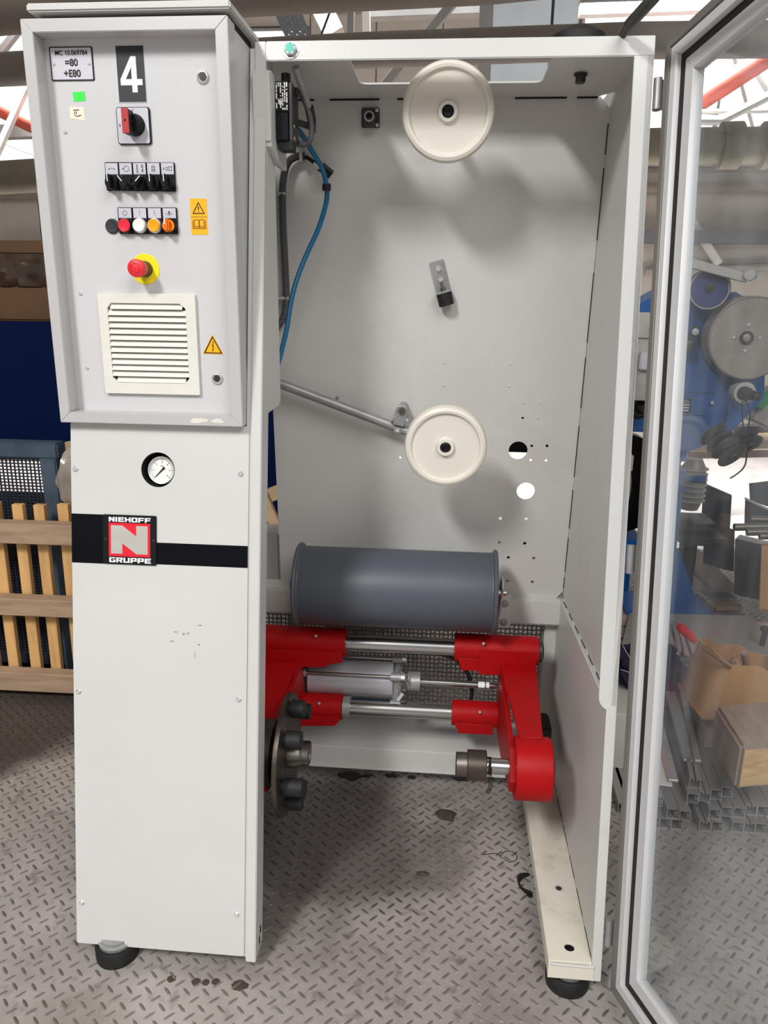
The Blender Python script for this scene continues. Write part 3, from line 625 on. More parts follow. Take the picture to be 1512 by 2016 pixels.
# cross beams
P('cross_beam', MB().box((-.62, 2.20, .545), (.365, 2.285, .630)), 'paint_in', bevel=.006)
P('floor_beam', MB().box((-.62, 2.126, .058), (.30, 2.20, .127)).box((-.62, 2.118, .056), (.262, 2.126, .0635)), 'paint_in', bevel=.002)
P('floor_beam_top', MB().hexa([(-.62, 2.1265, .1275), (.30, 2.1265, .1275), (.30, 2.29, .1275), (-.62, 2.29, .1275), (-.62, 2.1275, .130), (.30, 2.1275, .130), (.30, 2.29, .150), (-.62, 2.29, .150)]), 'paint_in')
gm = MB(); nx, nz = 67, 29; gx0, gx1, gz0, gz1 = -.60, .333, .125, .545
for i in range(nx):
    x = gx0 + (gx1 - gx0) * i / (nx - 1); gm.box((x - .0021, 2.300, gz0), (x + .0021, 2.3018, gz1))
for j in range(nz):
    z = gz0 + (gz1 - gz0) * j / (nz - 1); gm.box((gx0, 2.2999, z - .0021), (gx1, 2.3017, z + .0021))
P('mesh_guard', gm, 'mesh', kind='stuff')

# guide wheels
def wheel(px, d, R):
    c = V(px); ax = NB
    o = P('guide_wheel', MB().lathe(c - ax * .042, ax, [(0, 0), (R * .80, 0), (R * .95, .004), (R, .012), (R, .031), (R * .965, .040), (R * .90, .0435), (R * .845, .0425), (R * .825, .037), (R * .80, .0345),
        (R * .24, .0345), (R * .215, .040), (R * .20, .045), (R * .135, .045), (R * .125, .038), (0, .038)], 72), 'cream')
    b = P('wheel_bolt', MB().lathe(c - ax * .004, ax, [(R * .123, 0), (R * .123, .004), (R * .085, .006), (R * .05, .005), (R * .045, .001), (0, .0)], 24), 'black', o)
    P('axle', MB().cyl(c - ax * d, c - ax * .040, .014, n=20).cyl(c - ax * .052, c - ax * .042, .022, n=24), 'zinc', o)
wheel((-0.0251,1.8458,1.9035), .25, 0.1022)
wheel((-0.0059,1.9140,1.1452), .25, 0.1050)
# shaft clamp flange
fc = BK(-0.222, 1.9449)
fo = P('clamp_flange', MB().obox(fc + NB * .006, X1 * .0225, UB * .0225, NB * .006).obox(fc + NB * .02 + UB * -.012, X1 * .014, UB * .010, NB * .014), 'iron_dark', bevel=.002)
P('clamp_bore', MB().pipe(fc + NB * .010, fc + NB * .042, .0125, .0085, 24), 'zinc', fo)
P('bore_hole', MB().cyl(fc + NB * .012, fc + NB * .030, .0085, n=20), 'gap', fo)
for dx, dz in ((.0165, .0165), (.0165, -.0165)): screw(fc + X1 * dx + UB * dz + NB * .012, NB, .0045, fo)

# tension rod with clamp
ra_, rb_ = V((-0.5455,2.1108,1.3018)), V((-0.1091,2.1248,1.1468))
P('tension_rod', MB().cyl(ra_, rb_, .0135, n=24), 'zinc')
cl = V((-0.1353,2.1215,1.1824)); cu_ = V((-0.1289,2.1240,1.2107)); dv = (cu_ - cl); dv = (dv - NB * dv.dot(NB)).normalized(); dx_ = dv.cross(NB)
pl2 = lambda a, b: V(cl) + dx_ * -a + dv * b + NB * .012
o_ = [(-.014, -.012), (.016, -.012)] + [(.001 + .016 * math.cos(math.radians(t)), .030 + .016 * math.sin(math.radians(t))) for t in range(0, 181, 20)]
ck = P('rod_clamp', MB().prism(o_, pl2, NB * .012), 'zinc', bevel=.0015)
P('clamp_sleeve', MB().pipe(cl - (rb_ - ra_).normalized() * .020, cl + (rb_ - ra_).normalized() * .020, .0205, .0135, 24), 'zinc', ck)
pb = pl2(.001, .030) + NB * .012
P('clamp_bolt', MB().lathe(pb, NB, [(.010, 0), (.010, .002), (.0075, .002), (.0075, .008), (.004, .008), (.0035, .004), (0, .004)], 20), 'steel_dull', ck)
P('clamp_rim', MB().tube([pl2(.001 + .0145 * math.cos(math.radians(t)), .030 + .0145 * math.sin(math.radians(t))) + NB * .012 for t in range(-20, 201, 20)], .0016, 6), 'zinc', ck)
P('clamp_tail', MB().obox(cl - dv * .026 + NB * .012, dx_ * .010, dv * .009, NB * .003), 'zinc', ck)
screw(cl - dv * .029 + NB * .0155, NB, .0068, ck)
P('clamp_stub', MB().cyl(cl + dv * .03 - NB * .05, cl + dv * .03 + NB * .012, .012, n=18), 'zinc', ck)

# rubber stop bracket
ba = math.radians(16); bu = (X1 * math.sin(ba) - UB * math.cos(ba)); bv = X1 * math.cos(ba) + UB * math.sin(ba)
bo = BK(-0.048, 1.606, .0)
bf = lambda a, b: bo + bv * a + bu * b
bk = P('stop_bracket', MB().prism(rrect2(-.020, 0, .020, .082, .004), bf, NB * .004).obox(bf(0, .080) + NB * .022, bv * .020, bu * .0022, NB * .020), 'zinc')
hexbolt(bf(.0005, .021) + NB * .004, NB, .0068, .005, bk, 'chrome'); hexbolt(bf(.0, .049) + NB * .004, NB, .0062, .005, bk, 'chrome')
P('stop_stud', MB().cyl(bf(0, .056) + NB * .022, bf(0, .079) + NB * .022, .004, n=10).cyl(bf(0, .070) + NB * .022, bf(0, .078) + NB * .022, .0075, n=6), 'steel_dull', bk)
P('rubber_stop', MB().cyl(bf(0, .0822) + NB * .022, bf(0, .116) + NB * .022, .0205, n=28), 'rubber', bk)

# deflection roller
RY, RZ, RR = 2.05, .706, .1125
ro = P('deflection_roller', MB().lathe((-.412, RY, RZ), X1, [(0, .002), (RR * .985, .002), (RR, .006), (RR, .552), (RR * .985, .556), (0, .556)], 64), 'roller')
for x, s_ in ((-.414, 1), (.146, -1)):
    P('roller_flange', MB().lathe((x, RY, RZ), (s_, 0, 0), [(RR * .93, -.004), (RR + .0075, -.004), (RR + .010, .001), (RR + .0075, .006), (RR + .0005, .009), (RR, .012)], 64), 'roller', ro)
P('roller_hub', MB().lathe((-.412, RY, RZ), (-1, 0, 0), [(.045, 0), (.042, .012), (.030, .014), (.028, .026), (0, .026)], 32), 'roller_dark', ro)
P('roller_shaft', MB().cyl((.146, RY, RZ), (.180, RY, RZ), .0085, n=16), 'steel', ro)
br = P('roller_bracket', MB().prism([(2.020, .728), (2.045, .745), (2.075, .745), (2.199, .640), (2.199, .535), (2.17, .535)], lambda y, z: (.165, y, z), (.006, 0, 0)).box((.165, 2.1935, .536), (.210, 2.1995, .642)), 'paint_in', bevel=.001, seg=1)
hexbolt((.190, 2.1935, .6155), (0, -1, 0), .009, .006, br, 'zinc'); hexbolt((.189, 2.1935, .5535), (0, -1, 0), .009, .006, br, 'zinc')

# red spool carriage: shafts, sleeves and swing arms
SY = 2.08
us = P('guide_shaft', MB().cyl((-.60, SY, .511), (.298, SY, .517), .0238, n=32), 'steel')
ls = P('guide_shaft', MB().cyl((-.42, SY, .299), (.17, SY, .301), .0242, n=32), 'steel')
P('shaft_collar', MB().pipe((-.292, SY, .2995), (-.270, SY, .2995), .0335, .0242, 32), 'zinc', ls)
AY, AZ = 1.65, .408            # spool axis of the swing arms
def slab(name, x0, x1, poly, m='red', parent=None, **k): return P(name, MB().prism(poly, lambda y, z: (x0, y, z), (x1 - x0, 0, 0)), m, parent, **k)
ra = P('spool_arm', MB().cyl((.040, SY, .517), (.283, SY, .517), .0425, n=36), 'red')
P('sleeve', MB().cyl((.040, SY, .301), (.178, SY, .301), .0385, n=32), 'red', ra)
P('sleeve_web', MB().prism([(.050, .500), (.062, .462), (.20, .462), (.20, .500)], lambda x, z: (x, SY - .040, z), (0, .012, 0)).prism([(.048, .285), (.062, .252), (.165, .252), (.165, .285)], lambda x, z: (x, SY - .036, z), (0, .012, 0)), 'red', ra, bevel=.001, seg=1)
# front strap of the right arm (sloping plate facing the operator) and its inner web
def strap(tops, bots, th):
    (a, b), (c, d) = tops, bots; n = (V(b) - V(a)).cross(V(c) - V(a)).normalized() * th
    return MB().hexa([V(c) + n, V(d) + n, V(d), V(c), V(a) + n, V(b) + n, V(b), V(a)])
P('arm_strap', strap(((0.1735,2.0360,0.4898), (0.2770,2.0360,0.4891)), ((0.1998,1.6650,0.4816), (0.2544,1.6650,0.4852)), .010), 'red', ra, bevel=.001, seg=1)
P('arm_strap_top', MB().prism([(.112, .530), (.112, .455), (.275, .455), (.275, .530)], lambda x, z: (x, SY - .044, z), (0, .010, 0)), 'red', ra)
slab('arm_web', .176, .188, [(2.09, .50), (2.03, .46), (1.66, .455), (1.60, .40), (1.62, .36), (1.90, .28), (2.085, .255)], parent=ra)
P('arm_hub', MB().lathe((.188, AY, AZ), X1, [(0, 0), (.0745, 0), (.0755, .002), (.0755, .084), (.073, .087), (0, .087)], 56), 'red', ra)
P('shaft_end', MB().lathe((.283, SY, .517), X1, [(.034, 0), (.034, .010), (.024, .016), (0, .016)], 24), 'steel_dark', ra)
for p in ((0.1223,2.0360,0.5529), (0.1224,2.0410,0.3287)):
    screw(p, (0, -1, .25), .0045, ra, name='grease_nipple')
tc = P('centre_pin', MB().cyl((.10, AY, AZ), (.188, AY, AZ), .0192, n=28), 'steel')
P('pin_collar', MB().lathe((.074, AY, AZ), X1, [(.0, 0), (.035, 0), (.0365, .002), (.0365, .045), (.035, .047), (.0195, .047)], 36), 'steel_dark', tc)
P('pin_nose', MB().lathe((.046, AY, AZ), X1, [(.0, 0), (.027, 0), (.029, .002), (.029, .030)], 32), 'steel_dull', tc)
tf = MB(); random.seed(3)
for k in range(9):
    x = .122 + random.uniform(0, .010); a0 = random.uniform(0, 6.28)
    tf.tube([(x + random.uniform(-.002, .002), AY + .0205 * math.cos(a0 + t * .6), AZ + .0205 * math.sin(a0 + t * .6)) for t in range(8)], .0012, 5)
for k in range(4):
    x = .124 + k * .003
    tf.tube([(x, AY - .02, AZ - .008), (x + .004, AY - .026, AZ - .04), (x - .003, AY - .025, AZ - .062)], .0009, 5)
P('fibre_wrap', tf, 'fluff', tc, kind='stuff')

la = P('spool_arm', MB().cyl((-.66, SY, .5135), (-.282, SY, .5135), .0438, n=36), 'red')
P('sleeve', MB().cyl((-.43, SY, .298), (-.294, SY, .298), .0385, n=32), 'red', la)
P('sleeve_web', MB().prism([(-.62, .500), (-.62, .440), (-.345, .450), (-.325, .462), (-.290, .468), (-.290, .500)], lambda x, z: (x, SY - .042, z), (0, .012, 0)).prism([(-.43, .285), (-.43, .245), (-.315, .252), (-.300, .268), (-.300, .285)], lambda x, z: (x, SY - .036, z), (0, .012, 0)), 'red', la, bevel=.001, seg=1)
P('arm_strap', strap(((-0.6481,2.0340,0.4450), (-0.4222,2.0340,0.4675)), ((-0.5452,1.6680,0.3303), (-0.4587,1.6680,0.3364)), .010), 'red', la)
slab('arm_web', -.425, -.413, [(2.09, .50), (2.03, .46), (1.95, .44), (1.66, .47), (1.58, .42), (1.60, .33), (1.90, .26), (2.085, .250)], parent=la)
for p in ((-0.3663,2.0340,0.5523), (-0.3603,2.0380,0.3295)): screw(p, (0, -1, .25), .0045, la, name='grease_nipple')
P('arm_hub', MB().lathe((-.520, AY, AZ), X1, [(.0, 0), (.088, 0), (.088, .060), (.0, .060)], 40), 'red', la)
DX = -.380
P('drive_hub', MB().lathe((-.443, AY, AZ), X1, [(.082, 0), (.082, .018), (.0805, .019), (.0805, .021), (.082, .022), (.082, .040), (.055, .042), (.055, .063)], 48), 'steel_dark', la)
dd = P('drive_disc', MB().lathe((DX, AY, AZ), X1, [(0, 0), (.149, 0), (.150, .001), (.150, .011), (.149, .012), (0, .012)], 72), 'steel_dark')
for k, (a, rr, L, q) in enumerate(((98, .118, .038, .022), (52, .098, .044, .022), (205, .072, .040, .024), (-20, .095, .052, .022), (-98, .112, .036, .022), (-68, .118, .040, .018), (150, .12, .036, .02))):
    a = math.radians(a); y, z = AY - rr * math.cos(a), AZ + rr * math.sin(a)
    P('drive_pin', MB().lathe((DX + .012, y, z), X1, [(q * .7, 0), (q * .7, .006), (q, .006), (q, L - .002), (q - .002, L), (0, L)], 24), 'rubber', dd)
P('centre_spigot', MB().lathe((DX + .012, AY, AZ), X1, [(.034, 0), (.034, .02), (.030, .026), (.030, .032), (.028, .034), (.0275, .05), (.024, .052), (.020, .045), (0, .040)], 32), 'steel_dull', dd)

# pneumatic cylinder
CY, CZ = 2.14, .366
pc = P('pneumatic_cylinder', MB().cyl((-.405, CY, CZ), (-.143, CY, CZ), .0545, n=40), 'cyl')
P('end_cap', MB().box((-.428, CY - .052, CZ - .052), (-.405, CY + .052, CZ + .052)), 'rubber', pc, bevel=.006)
P('end_cap', MB().box((-.143, CY - .050, CZ - .050), (-.118, CY + .050, CZ + .050)), 'zinc', pc, bevel=.006)
for dy, dz in ((-.056, .040), (-.056, -.050), (.02, .062), (.045, -.05)):
    P('tie_rod', MB().cyl((-.43, CY + dy, CZ + dz), (-.11, CY + dy, CZ + dz), .0055, n=12), 'steel', pc)
    for x in (-.425, -.136): P('tie_rod_boss', MB().cyl((x - .012, CY + dy, CZ + dz), (x + .018, CY + dy, CZ + dz), .0125, n=18), 'zinc', pc)
    P('tie_rod_nut', MB().cyl((-.118, CY + dy, CZ + dz), (-.105, CY + dy, CZ + dz), .009, n=6), 'chrome', pc)
P('piston_gland', MB().lathe((-.118, CY, CZ), X1, [(.022, 0), (.022, .020), (.030, .020), (.030, .026), (.0285, .028), (.030, .030), (.030, .058), (0, .058)], 32), 'zinc', pc)
P('piston_rod', MB().cyl((-.06, CY, CZ), (.18, CY, CZ), .0115, n=20).cyl((.118, CY, CZ), (.138, CY, CZ), .017, n=6).cyl((.142, CY, CZ), (.152, CY, CZ), .017, n=6), 'steel', pc)
P('name_tag', MB().obox((-.118, CY - .062, CZ - .022), (.008, 0, .012), (.004, 0, -.003), (0, .001, 0)), 'label', pc)
P('bracket_arm', MB().bar((-.115, CY - .04, CZ + .045), (-.098, CY - .03, CZ + .005), .014, .012), 'zinc', pc)
P('air_hose', MB().tube([(-.30, 2.2, .452), (-.1, 2.19, .450), (.02, 2.18, .438), (.075, 2.17, .405), (.098, 2.16, .355), (.10, 2.17, .30), (.09, 2.2, .24)], .0065, 10, 6), 'cable_black')
P('air_hose', MB().tube([(-.36, 2.19, .262), (-.20, 2.2, .256), (-.02, 2.2, .250), (.10, 2.22, .24)], .008, 10, 6), 'blue_cable')
P('end_stop', MB().box((.272, 1.97, .20), (.325, 2.06, .33)), 'rubber', bevel=.006)

# safety switch on the left post
sw = P('safety_switch', MB().box((-.3885, 1.752, 1.8845), (-.3600, 1.80, 1.943)).box((-.3895, 1.752, 1.829), (-.3615, 1.80, 1.8835)), 'black', bevel=.0015)
P('switch_foot', MB().box((-.3835, 1.758, 1.812), (-.354, 1.80, 1.829)), 'rubber', sw)
P('switch_head', MB().cyl((-.372, 1.79, 1.943), (-.372, 1.79, 1.966), .010, n=16), 'iron_dark', sw)
P('switch_side', MB().box((-.3602, 1.757, 1.829), (-.3525, 1.825, 1.941)), 'iron_dark', sw, bevel=.001, seg=1)
P('mount_block', MB().prism([(1.712, 1.81), (1.722, 1.955), (1.76, 1.955), (1.86, 1.84), (1.86, 1.785), (1.80, 1.785)], lambda y, z: (-.4005, y, z), (.012, 0, 0)).box((-.425, 1.708, 1.82), (-.389, 1.732, 1.952)), 'paint', bevel=.001, seg=1)
lt = MB(); random.seed(5)
for c in range(6):
    z = 1.940; x = -.3615 - c * .0044
    while z > 1.890:
        L = random.choice((.002, .005, .008, .011))
        if random.random() < .85: lt.box((x - .0026, 1.7512, max(z - L, 1.888)), (x, 1.7519, z))
        z -= L + random.choice((.0012, .002, .004))
lt.lathe((-.377, 1.7519, 1.902), (0, -1, 0), [(.0042, 0), (.0042, .0006), (0, .0006)], 16)
P('rating_print', lt, 'white', sw)
for z in (1.838, 1.862): P('switch_screw', MB().cyl((-.3527, 1.774, z - .002), (-.3515, 1.774, z - .002), .004, n=10), 'chrome', sw)
P('grey_cable', MB().tube([(-.354, 1.80, 1.938), (-.340, 1.815, 1.925), (-.328, 1.825, 1.895), (-.3245, 1.83, 1.868), (-.328, 1.83, 1.845), (-.342, 1.83, 1.835), (-.354, 1.82, 1.835)], .0062, 10, 6), 'conduit')
P('blue_cable', MB().tube([(-0.3819,1.8800,1.8873), (-0.3627,1.9000,1.8721), (-0.3401,1.9300,1.8364), (-0.3220,1.9500,1.8043), (-0.3145,1.9700,1.7665), (-0.3177,1.9800,1.7309), (-0.3372,1.9800,1.6723), (-0.3681,1.9700,1.6059), (-0.3896,1.9500,1.5448), (-0.4006,1.9300,1.4899), (-0.4058,1.9000,1.4295), (-0.4137,1.8600,1.3706), (-0.4277,1.8200,1.3009)], .0062, 10, 6), 'blue_cable')
P('cable_tie', MB().pipe((-0.3141,1.9680,1.7730), (-0.3149,1.9720,1.7587), .0105, .006, 14), 'rubber')
cpts = [(-0.3896,2.0912,1.8551), (-0.4089,2.0892,1.8548), (-0.4300,2.0883,1.8428), (-0.4426,2.0886,1.8164), (-0.4498,2.0919,1.7683), (-0.4516,2.0986,1.6947), (-0.4508,2.1054,1.6192), (-0.4499,2.1123,1.5416), (-0.4521,2.1171,1.4887), (-0.4637,2.1207,1.4483), (-0.4876,2.1232,1.4207)]
P('corrugated_conduit', MB().tube(cpts, .0095, 12, 16, .07), 'conduit')
for p, d in (((-0.3972,2.1106,1.8620), 'h'), ((-0.4570,2.1190,1.7693), 'v'), ((-0.4585,2.1424,1.5088), 'v')):
    c = V(p) + NB * .020
    P('conduit_clip', MB().obox(c, X1 * (.004 if d == 'h' else .016), UB * (.018 if d == 'h' else .004), NB * .016), 'grey_clip', bevel=.001, seg=1)
P('sensor_lead', MB().tube([(-0.3867,2.0893,1.8536), (-0.3685,2.0822,1.8428), (-0.3485,2.0787,1.8267), (-0.3306,2.0804,1.8079)], .005, 8, 4), 'cable_black')
P('sensor_plug', MB().cyl((-0.3428,2.0761,1.8323), (-0.3171,2.0779,1.8123), .0075, n=12), 'cable_black')
P('sensor_plug', MB().cyl((-0.3512,2.0796,1.8269), (-0.3229,2.0815,1.8068), .0075, n=12), 'cable_black')
P('cable_marker', MB().bar((-0.3626,2.0708,1.8362), (-0.3487,2.0719,1.8233), .008, .006), 'label')

# glass door, hung on the right and swung open towards the viewer
ED = V((0.2588, -0.9513, 0.1677)); ND = V((-0.9659, -0.2549, 0.0449)); HB = V((0.398, 1.380, 0.042)); DW, DH = 0.80, 1.985
def DR(s_, v, t=0.0): return HB + ED * s_ + UF * v + ND * t
def rail_ring(s0, s1, t0, t1):
    b = MB()
    o_ = [(s0, s0), (DW - s0, s0), (DW - s0, DH - s0), (s0, DH - s0)]; i_ = [(s1, s1), (DW - s1, s1), (DW - s1, DH - s1), (s1, DH - s1)]
    for k in range(4):
        j = (k + 1) % 4
        b.hexa([DR(*o_[k], t0), DR(*o_[j], t0), DR(*i_[j], t0), DR(*i_[k], t0), DR(*o_[k], t1), DR(*o_[j], t1), DR(*i_[j], t1), DR(*i_[k], t1)])
    return b
gd = P('glass_door', rail_ring(0, .017, -.04, 0), 'alu_dark', bevel=.0008, seg=1)
P('frame_groove', rail_ring(.017, .0205, -.04, -.008), 'gap', gd)
P('door_profile', rail_ring(.0205, .040, -.038, -.001), 'alu', gd, bevel=.001, seg=1)
P('gasket', rail_ring(.040, .056, -.036, -.0125), 'rubber', gd)
P('glazing_bead', rail_ring(.056, .084, -.036, -.012), 'alu', gd, bevel=.001, seg=1)
P('glass_pane', MB().hexa([DR(.082, .082, -.028), DR(DW - .082, .082, -.028), DR(DW - .082, DH - .082, -.028), DR(.082, DH - .082, -.028),
                           DR(.082, .082, -.022), DR(DW - .082, .082, -.022), DR(DW - .082, DH - .082, -.022), DR(.082, DH - .082, -.022)]), 'glass', gd)
for z in (1.905, 0.985, 0.165):
    c = FR(.3905, z, -.006); h_ = P('hinge', MB().cyl(c - UF * .030, c + UF * .030, .0085, n=18), 'zinc', gd)
    MB().obox(c + X1 * .008 - NF * .004, X1 * .008, UF * .028, NF * .003).build('hinge_leaf', 'zinc', gd)

# ================================================================ CONTROL CABINET
cb = thing('control_cabinet', 'light grey control cabinet with recessed door, switches and the number 4, above the white pedestal', 'control cabinet', (-0.634, 1.66, 1.24))
NY = V((0, -1, 0)); PY = 1.615
def CB(x, z, d=0.0): return V((x, PY - d, z))
def Q(name, mb, m, parent=None, **k): return mb.build(name, m, parent or cb, **k)
OX0, OX1, OZ0, OZ1 = -.836, -.4345, 1.2402, 2.0085
IX0, IX1, IZ0, IZ1 = -.8130, -.4590, 1.2630, 1.9850
oc = [(OX0, OZ0), (OX1, OZ0), (OX1, OZ1), (OX0, OZ1)]; ic = [(IX0, IZ0), (IX1, IZ0), (IX1, IZ1), (IX0, IZ1)]
for k in range(4):
    j = (k + 1) % 4; a, b, c, d = oc[k], oc[j], ic[j], ic[k]
    Q('frame_rail', MB().hexa([(p[0], 1.573, p[1]) for p in (a, b, c, d)] + [(p[0], 1.622, p[1]) for p in (a, b, c, d)]), 'door_frame', bevel=.0012)
Q('door_panel', MB().box((IX0 - .003, PY, IZ0 - .003), (IX1 + .003, PY + .010, IZ1 + .003)), 'door_grey')
Q('cabinet_body', MB().hexa([(OX0 + .004, 1.622, OZ0 + .004), (OX1 - .003, 1.622, OZ0 + .004), (OX1 - .003, 1.628, OZ0 + .010), (OX0 + .004, 1.628, OZ0 + .010),
    (OX0 + .004, 1.622, OZ1 - .004), (OX1 - .003, 1.622, OZ1 - .004), (OX1 - .003, 1.768, OZ1 - .004), (OX0 + .004, 1.768, OZ1 - .004)]), 'paint', bevel=.002)
Q('cap_gap', MB().box((OX0 + .028, 1.60, OZ1 - .004), (OX1 - .006, 1.77, OZ1 + .012)), 'gap')
Q('rain_cap', MB().hexa([(-.818, 1.566, 2.0175), (-.4270, 1.566, 2.0175), (-.4270, 1.785, 2.0195), (-.818, 1.785, 2.0195), (-.818, 1.566, 2.0320), (-.4270, 1.566, 2.0320), (-.4270, 1.785, 2.0345), (-.818, 1.785, 2.0345)]), 'paint', bevel=.003)
Q('cap_screw', MB().cyl((-.418, 1.768, 2.011), (-.418, 1.768, 2.018), .005, n=12), 'chrome')
rsd = MB(); random.seed(11)
for x, w_ in ((-.530, .05), (-.487, .03)):
    pts = [(x + w_ / 2 * math.cos(t * PI / 6) * random.uniform(.6, 1.1), 1.2515 + .006 * math.sin(t * PI / 6) * random.uniform(.6, 1.1)) for t in range(12)]
    rsd.prism(pts, lambda x_, z_: V((x_, 1.5730, z_)), NY * .0004)
Q('scuff_patch', rsd, 'cream_vent')

def flat(poly, d, th, m, name, parent, holes=()):
    return Q(name, MB().prism(poly, lambda x, z: CB(x, z, d), NY * th, holes), m, parent)
# name plate
npl = flat(rrect2(-.8040, 1.9122, -.7165, 1.9722, .003), 0, .0016, 'ink', 'name_plate', cb)
flat(rrect2(-.8015, 1.9145, -.7192, 1.9700, .002), .0016, .0005, 'label', 'plate_face', npl)
tn = lambda x, z: CB(x, z, .0022)
text('lettering', 'MC 10.069784', tn, -.7595, 1.9608, .0116, 'ink', npl, NY, .00022, wide=.95)
text('lettering', '=80', tn, -.7605, 1.9435, .0175, 'ink', npl, NY, .0004, wide=.95)
text('lettering', '+E80', tn, -.7605, 1.9245, .0175, 'ink', npl, NY, .0004, wide=.95)
for x in (-.7962, -.7245): screw(CB(x, 1.9418, .002), NY, .0032, npl)
# number sticker
ns = flat(rect2(-.6715, 1.8725, -.6135, 1.9735), 0, .0008, 'label', 'number_sticker', cb)
flat(rect2(-.6697, 1.8738, -.6145, 1.9722), .0008, .0004, 'ink', 'sticker_field', ns).data.materials[0] = M['roller_dark']
nx0, nz0, nw, nh = -.6640, 1.8905, .0440, .0635
n4 = [(0, .20), (0, .37), (.52, 1), (.76, 1), (.76, .37), (1, .37), (1, .20), (.76, .20), (.76, 0), (.52, 0), (.52, .20)]
flat([(nx0 + a * nw, nz0 + b * nh) for a, b in n4], .0012, .0005, 'white', 'numeral', ns, [[(nx0 + a * nw, nz0 + b * nh) for a, b in ((.25, .37), (.52, .70), (.52, .37))]])
# stickers
flat([(-.7643, 1.8923), (-.7392, 1.8935), (-.7385, 1.8765), (-.7632, 1.8755)], 0, .0005, 'green', 'green_sticker', cb)
pl_ = flat([(-.7728, 1.8660), (-.7440, 1.8650), (-.7436, 1.8408), (-.7735, 1.8450)], 0, .0005, 'paper', 'paper_label', cb)
tm = MB(); tp = lambda x, z: CB(x, z, .0008)
for pts in ([(-.766, 1.8600), (-.754, 1.8606)], [(-.7635, 1.8575), (-.7635, 1.8525)], [(-.7600, 1.8580), (-.7600, 1.8530)], [(-.7640, 1.8505), (-.758, 1.8488), (-.7505, 1.8510)]):
    tm.tube([tp(*p) for p in pts], .0007, 6)
Q('handwriting', tm, 'ink', pl_)
# warning stickers
w1 = flat(rrect2(-.5377, 1.6275, -.5030, 1.6965, .001), 0, .0006, 'orange', 'warning_sticker', cb)
g = MB(); gf = lambda x, z: CB(x, z, .0006)
g.prism([(-.5335, 1.6675), (-.5075, 1.6675), (-.5205, 1.6905)], gf, NY * .0004, [[(-.5305, 1.6693), (-.5105, 1.6693), (-.5205, 1.6868)]])
g.prism([(-.5213, 1.6748), (-.5197, 1.6748), (-.5192, 1.6815), (-.5218, 1.6815)], gf, NY * .0004); g.prism(circle2(-.5205, 1.6722, .0011, 10), gf, NY * .0004)
g.prism(rect2(-.5372, 1.6614, -.5035, 1.6621), gf, NY * .0003)
for s_ in (-1, 1):
    bx = lambda a: -.5205 + s_ * a
    outer = [(bx(0), 1.6555), (bx(.004), 1.6572), (bx(.0105), 1.6560), (bx(.0105), 1.6425), (bx(.004), 1.6437), (bx(0), 1.6420)]
    inner = [(bx(.0008), 1.6548), (bx(.004), 1.6562), (bx(.0096), 1.6551), (bx(.0096), 1.6434), (bx(.004), 1.6446), (bx(.0008), 1.6432)]
    g.prism(outer, gf, NY * .0004, [inner])
    g.prism([(bx(.0115), 1.655), (bx(.0122), 1.655), (bx(.0122), 1.6405), (bx(0), 1.6405), (bx(0), 1.6412), (bx(.0115), 1.6412)], gf, NY * .0004)
    g.prism([(bx(.0132), 1.655), (bx(.0139), 1.655), (bx(.0139), 1.6388), (bx(0), 1.6388), (bx(0), 1.6395), (bx(.0132), 1.6395)], gf, NY * .0004)
Q('pictogram', g, 'ink', w1)
w2 = flat([(-.5268, 1.3885), (-.4815, 1.3878), (-.5040, 1.4292)], 0, .0006, 'orange', 'warning_sticker', cb)
g = MB(); g.prism([(-.5245, 1.3898), (-.4838, 1.3893), (-.5041, 1.4262)], gf, NY * .0004, [[(-.5205, 1.3918), (-.4875, 1.3914), (-.5041, 1.4216)]])
g.prism([(-.5030, 1.4150), (-.5062, 1.4045), (-.5038, 1.4055), (-.5052, 1.3975), (-.5064, 1.3978), (-.5044, 1.3935), (-.5026, 1.3968), (-.5038, 1.3970), (-.5018, 1.4068), (-.5040, 1.4060), (-.5016, 1.4150)], gf, NY * .0004)
Q('pictogram', g, 'ink', w2)
# locks and screws
for x, z in ((-.4985, 1.9163), (-.4976, 1.3370)):
    lk = Q('cam_lock', MB().lathe(CB(x, z), NY, [(.0125, 0), (.0125, .002), (.0105, .005), (.0085, .0055), (.0080, .003), (0, .003)], 32), 'chrome')
    Q('lock_core', MB().lathe(CB(x, z, .003), NY, [(.0072, 0), (.0066, .0022), (0, .0022)], 24).box((x - .0012, PY - .0062, z - .0035), (x + .0012, PY - .005, z + .0035)), 'iron_dark', lk)
for x, z in ((-.7863, 1.8205), (-.785, 1.5088), (-.7852, 1.3541)): screw(CB(x, z), NY, .0042, cb)
# main switch
ms = flat(rrect2(-.6768, 1.7965, -.6086, 1.8640, .005), 0, .004, 'black', 'main_switch', cb)
flat(rrect2(-.6752, 1.7982, -.6115, 1.8628, .004), .004, .0008, 'label', 'switch_plate', ms)
text('lettering', '1', lambda x, z: CB(x, z, .0052), -.6425, 1.8580, .0075, 'ink', ms, NY); text('lettering', '0', lambda x, z: CB(x, z, .0052), -.6705, 1.8310, .0075, 'ink', ms, NY)
kn = Q('switch_knob', MB().lathe(CB(-.6395, 1.8310, .0048), NY, [(.0205, 0), (.0205, .004), (.0190, .006), (.0180, .022), (.0165, .024), (0, .024)], 40), 'black', ms)
Q('switch_handle', MB().box((-.6470, 1.5665, 1.8085), (-.6340, 1.592, 1.8520)), 'black', ms, bevel=.0015)
Q('handle_face', MB().box((-.6475, 1.5640, 1.8080), (-.6335, 1.5665, 1.8525)), 'switch_red', ms, bevel=.0008, seg=1)
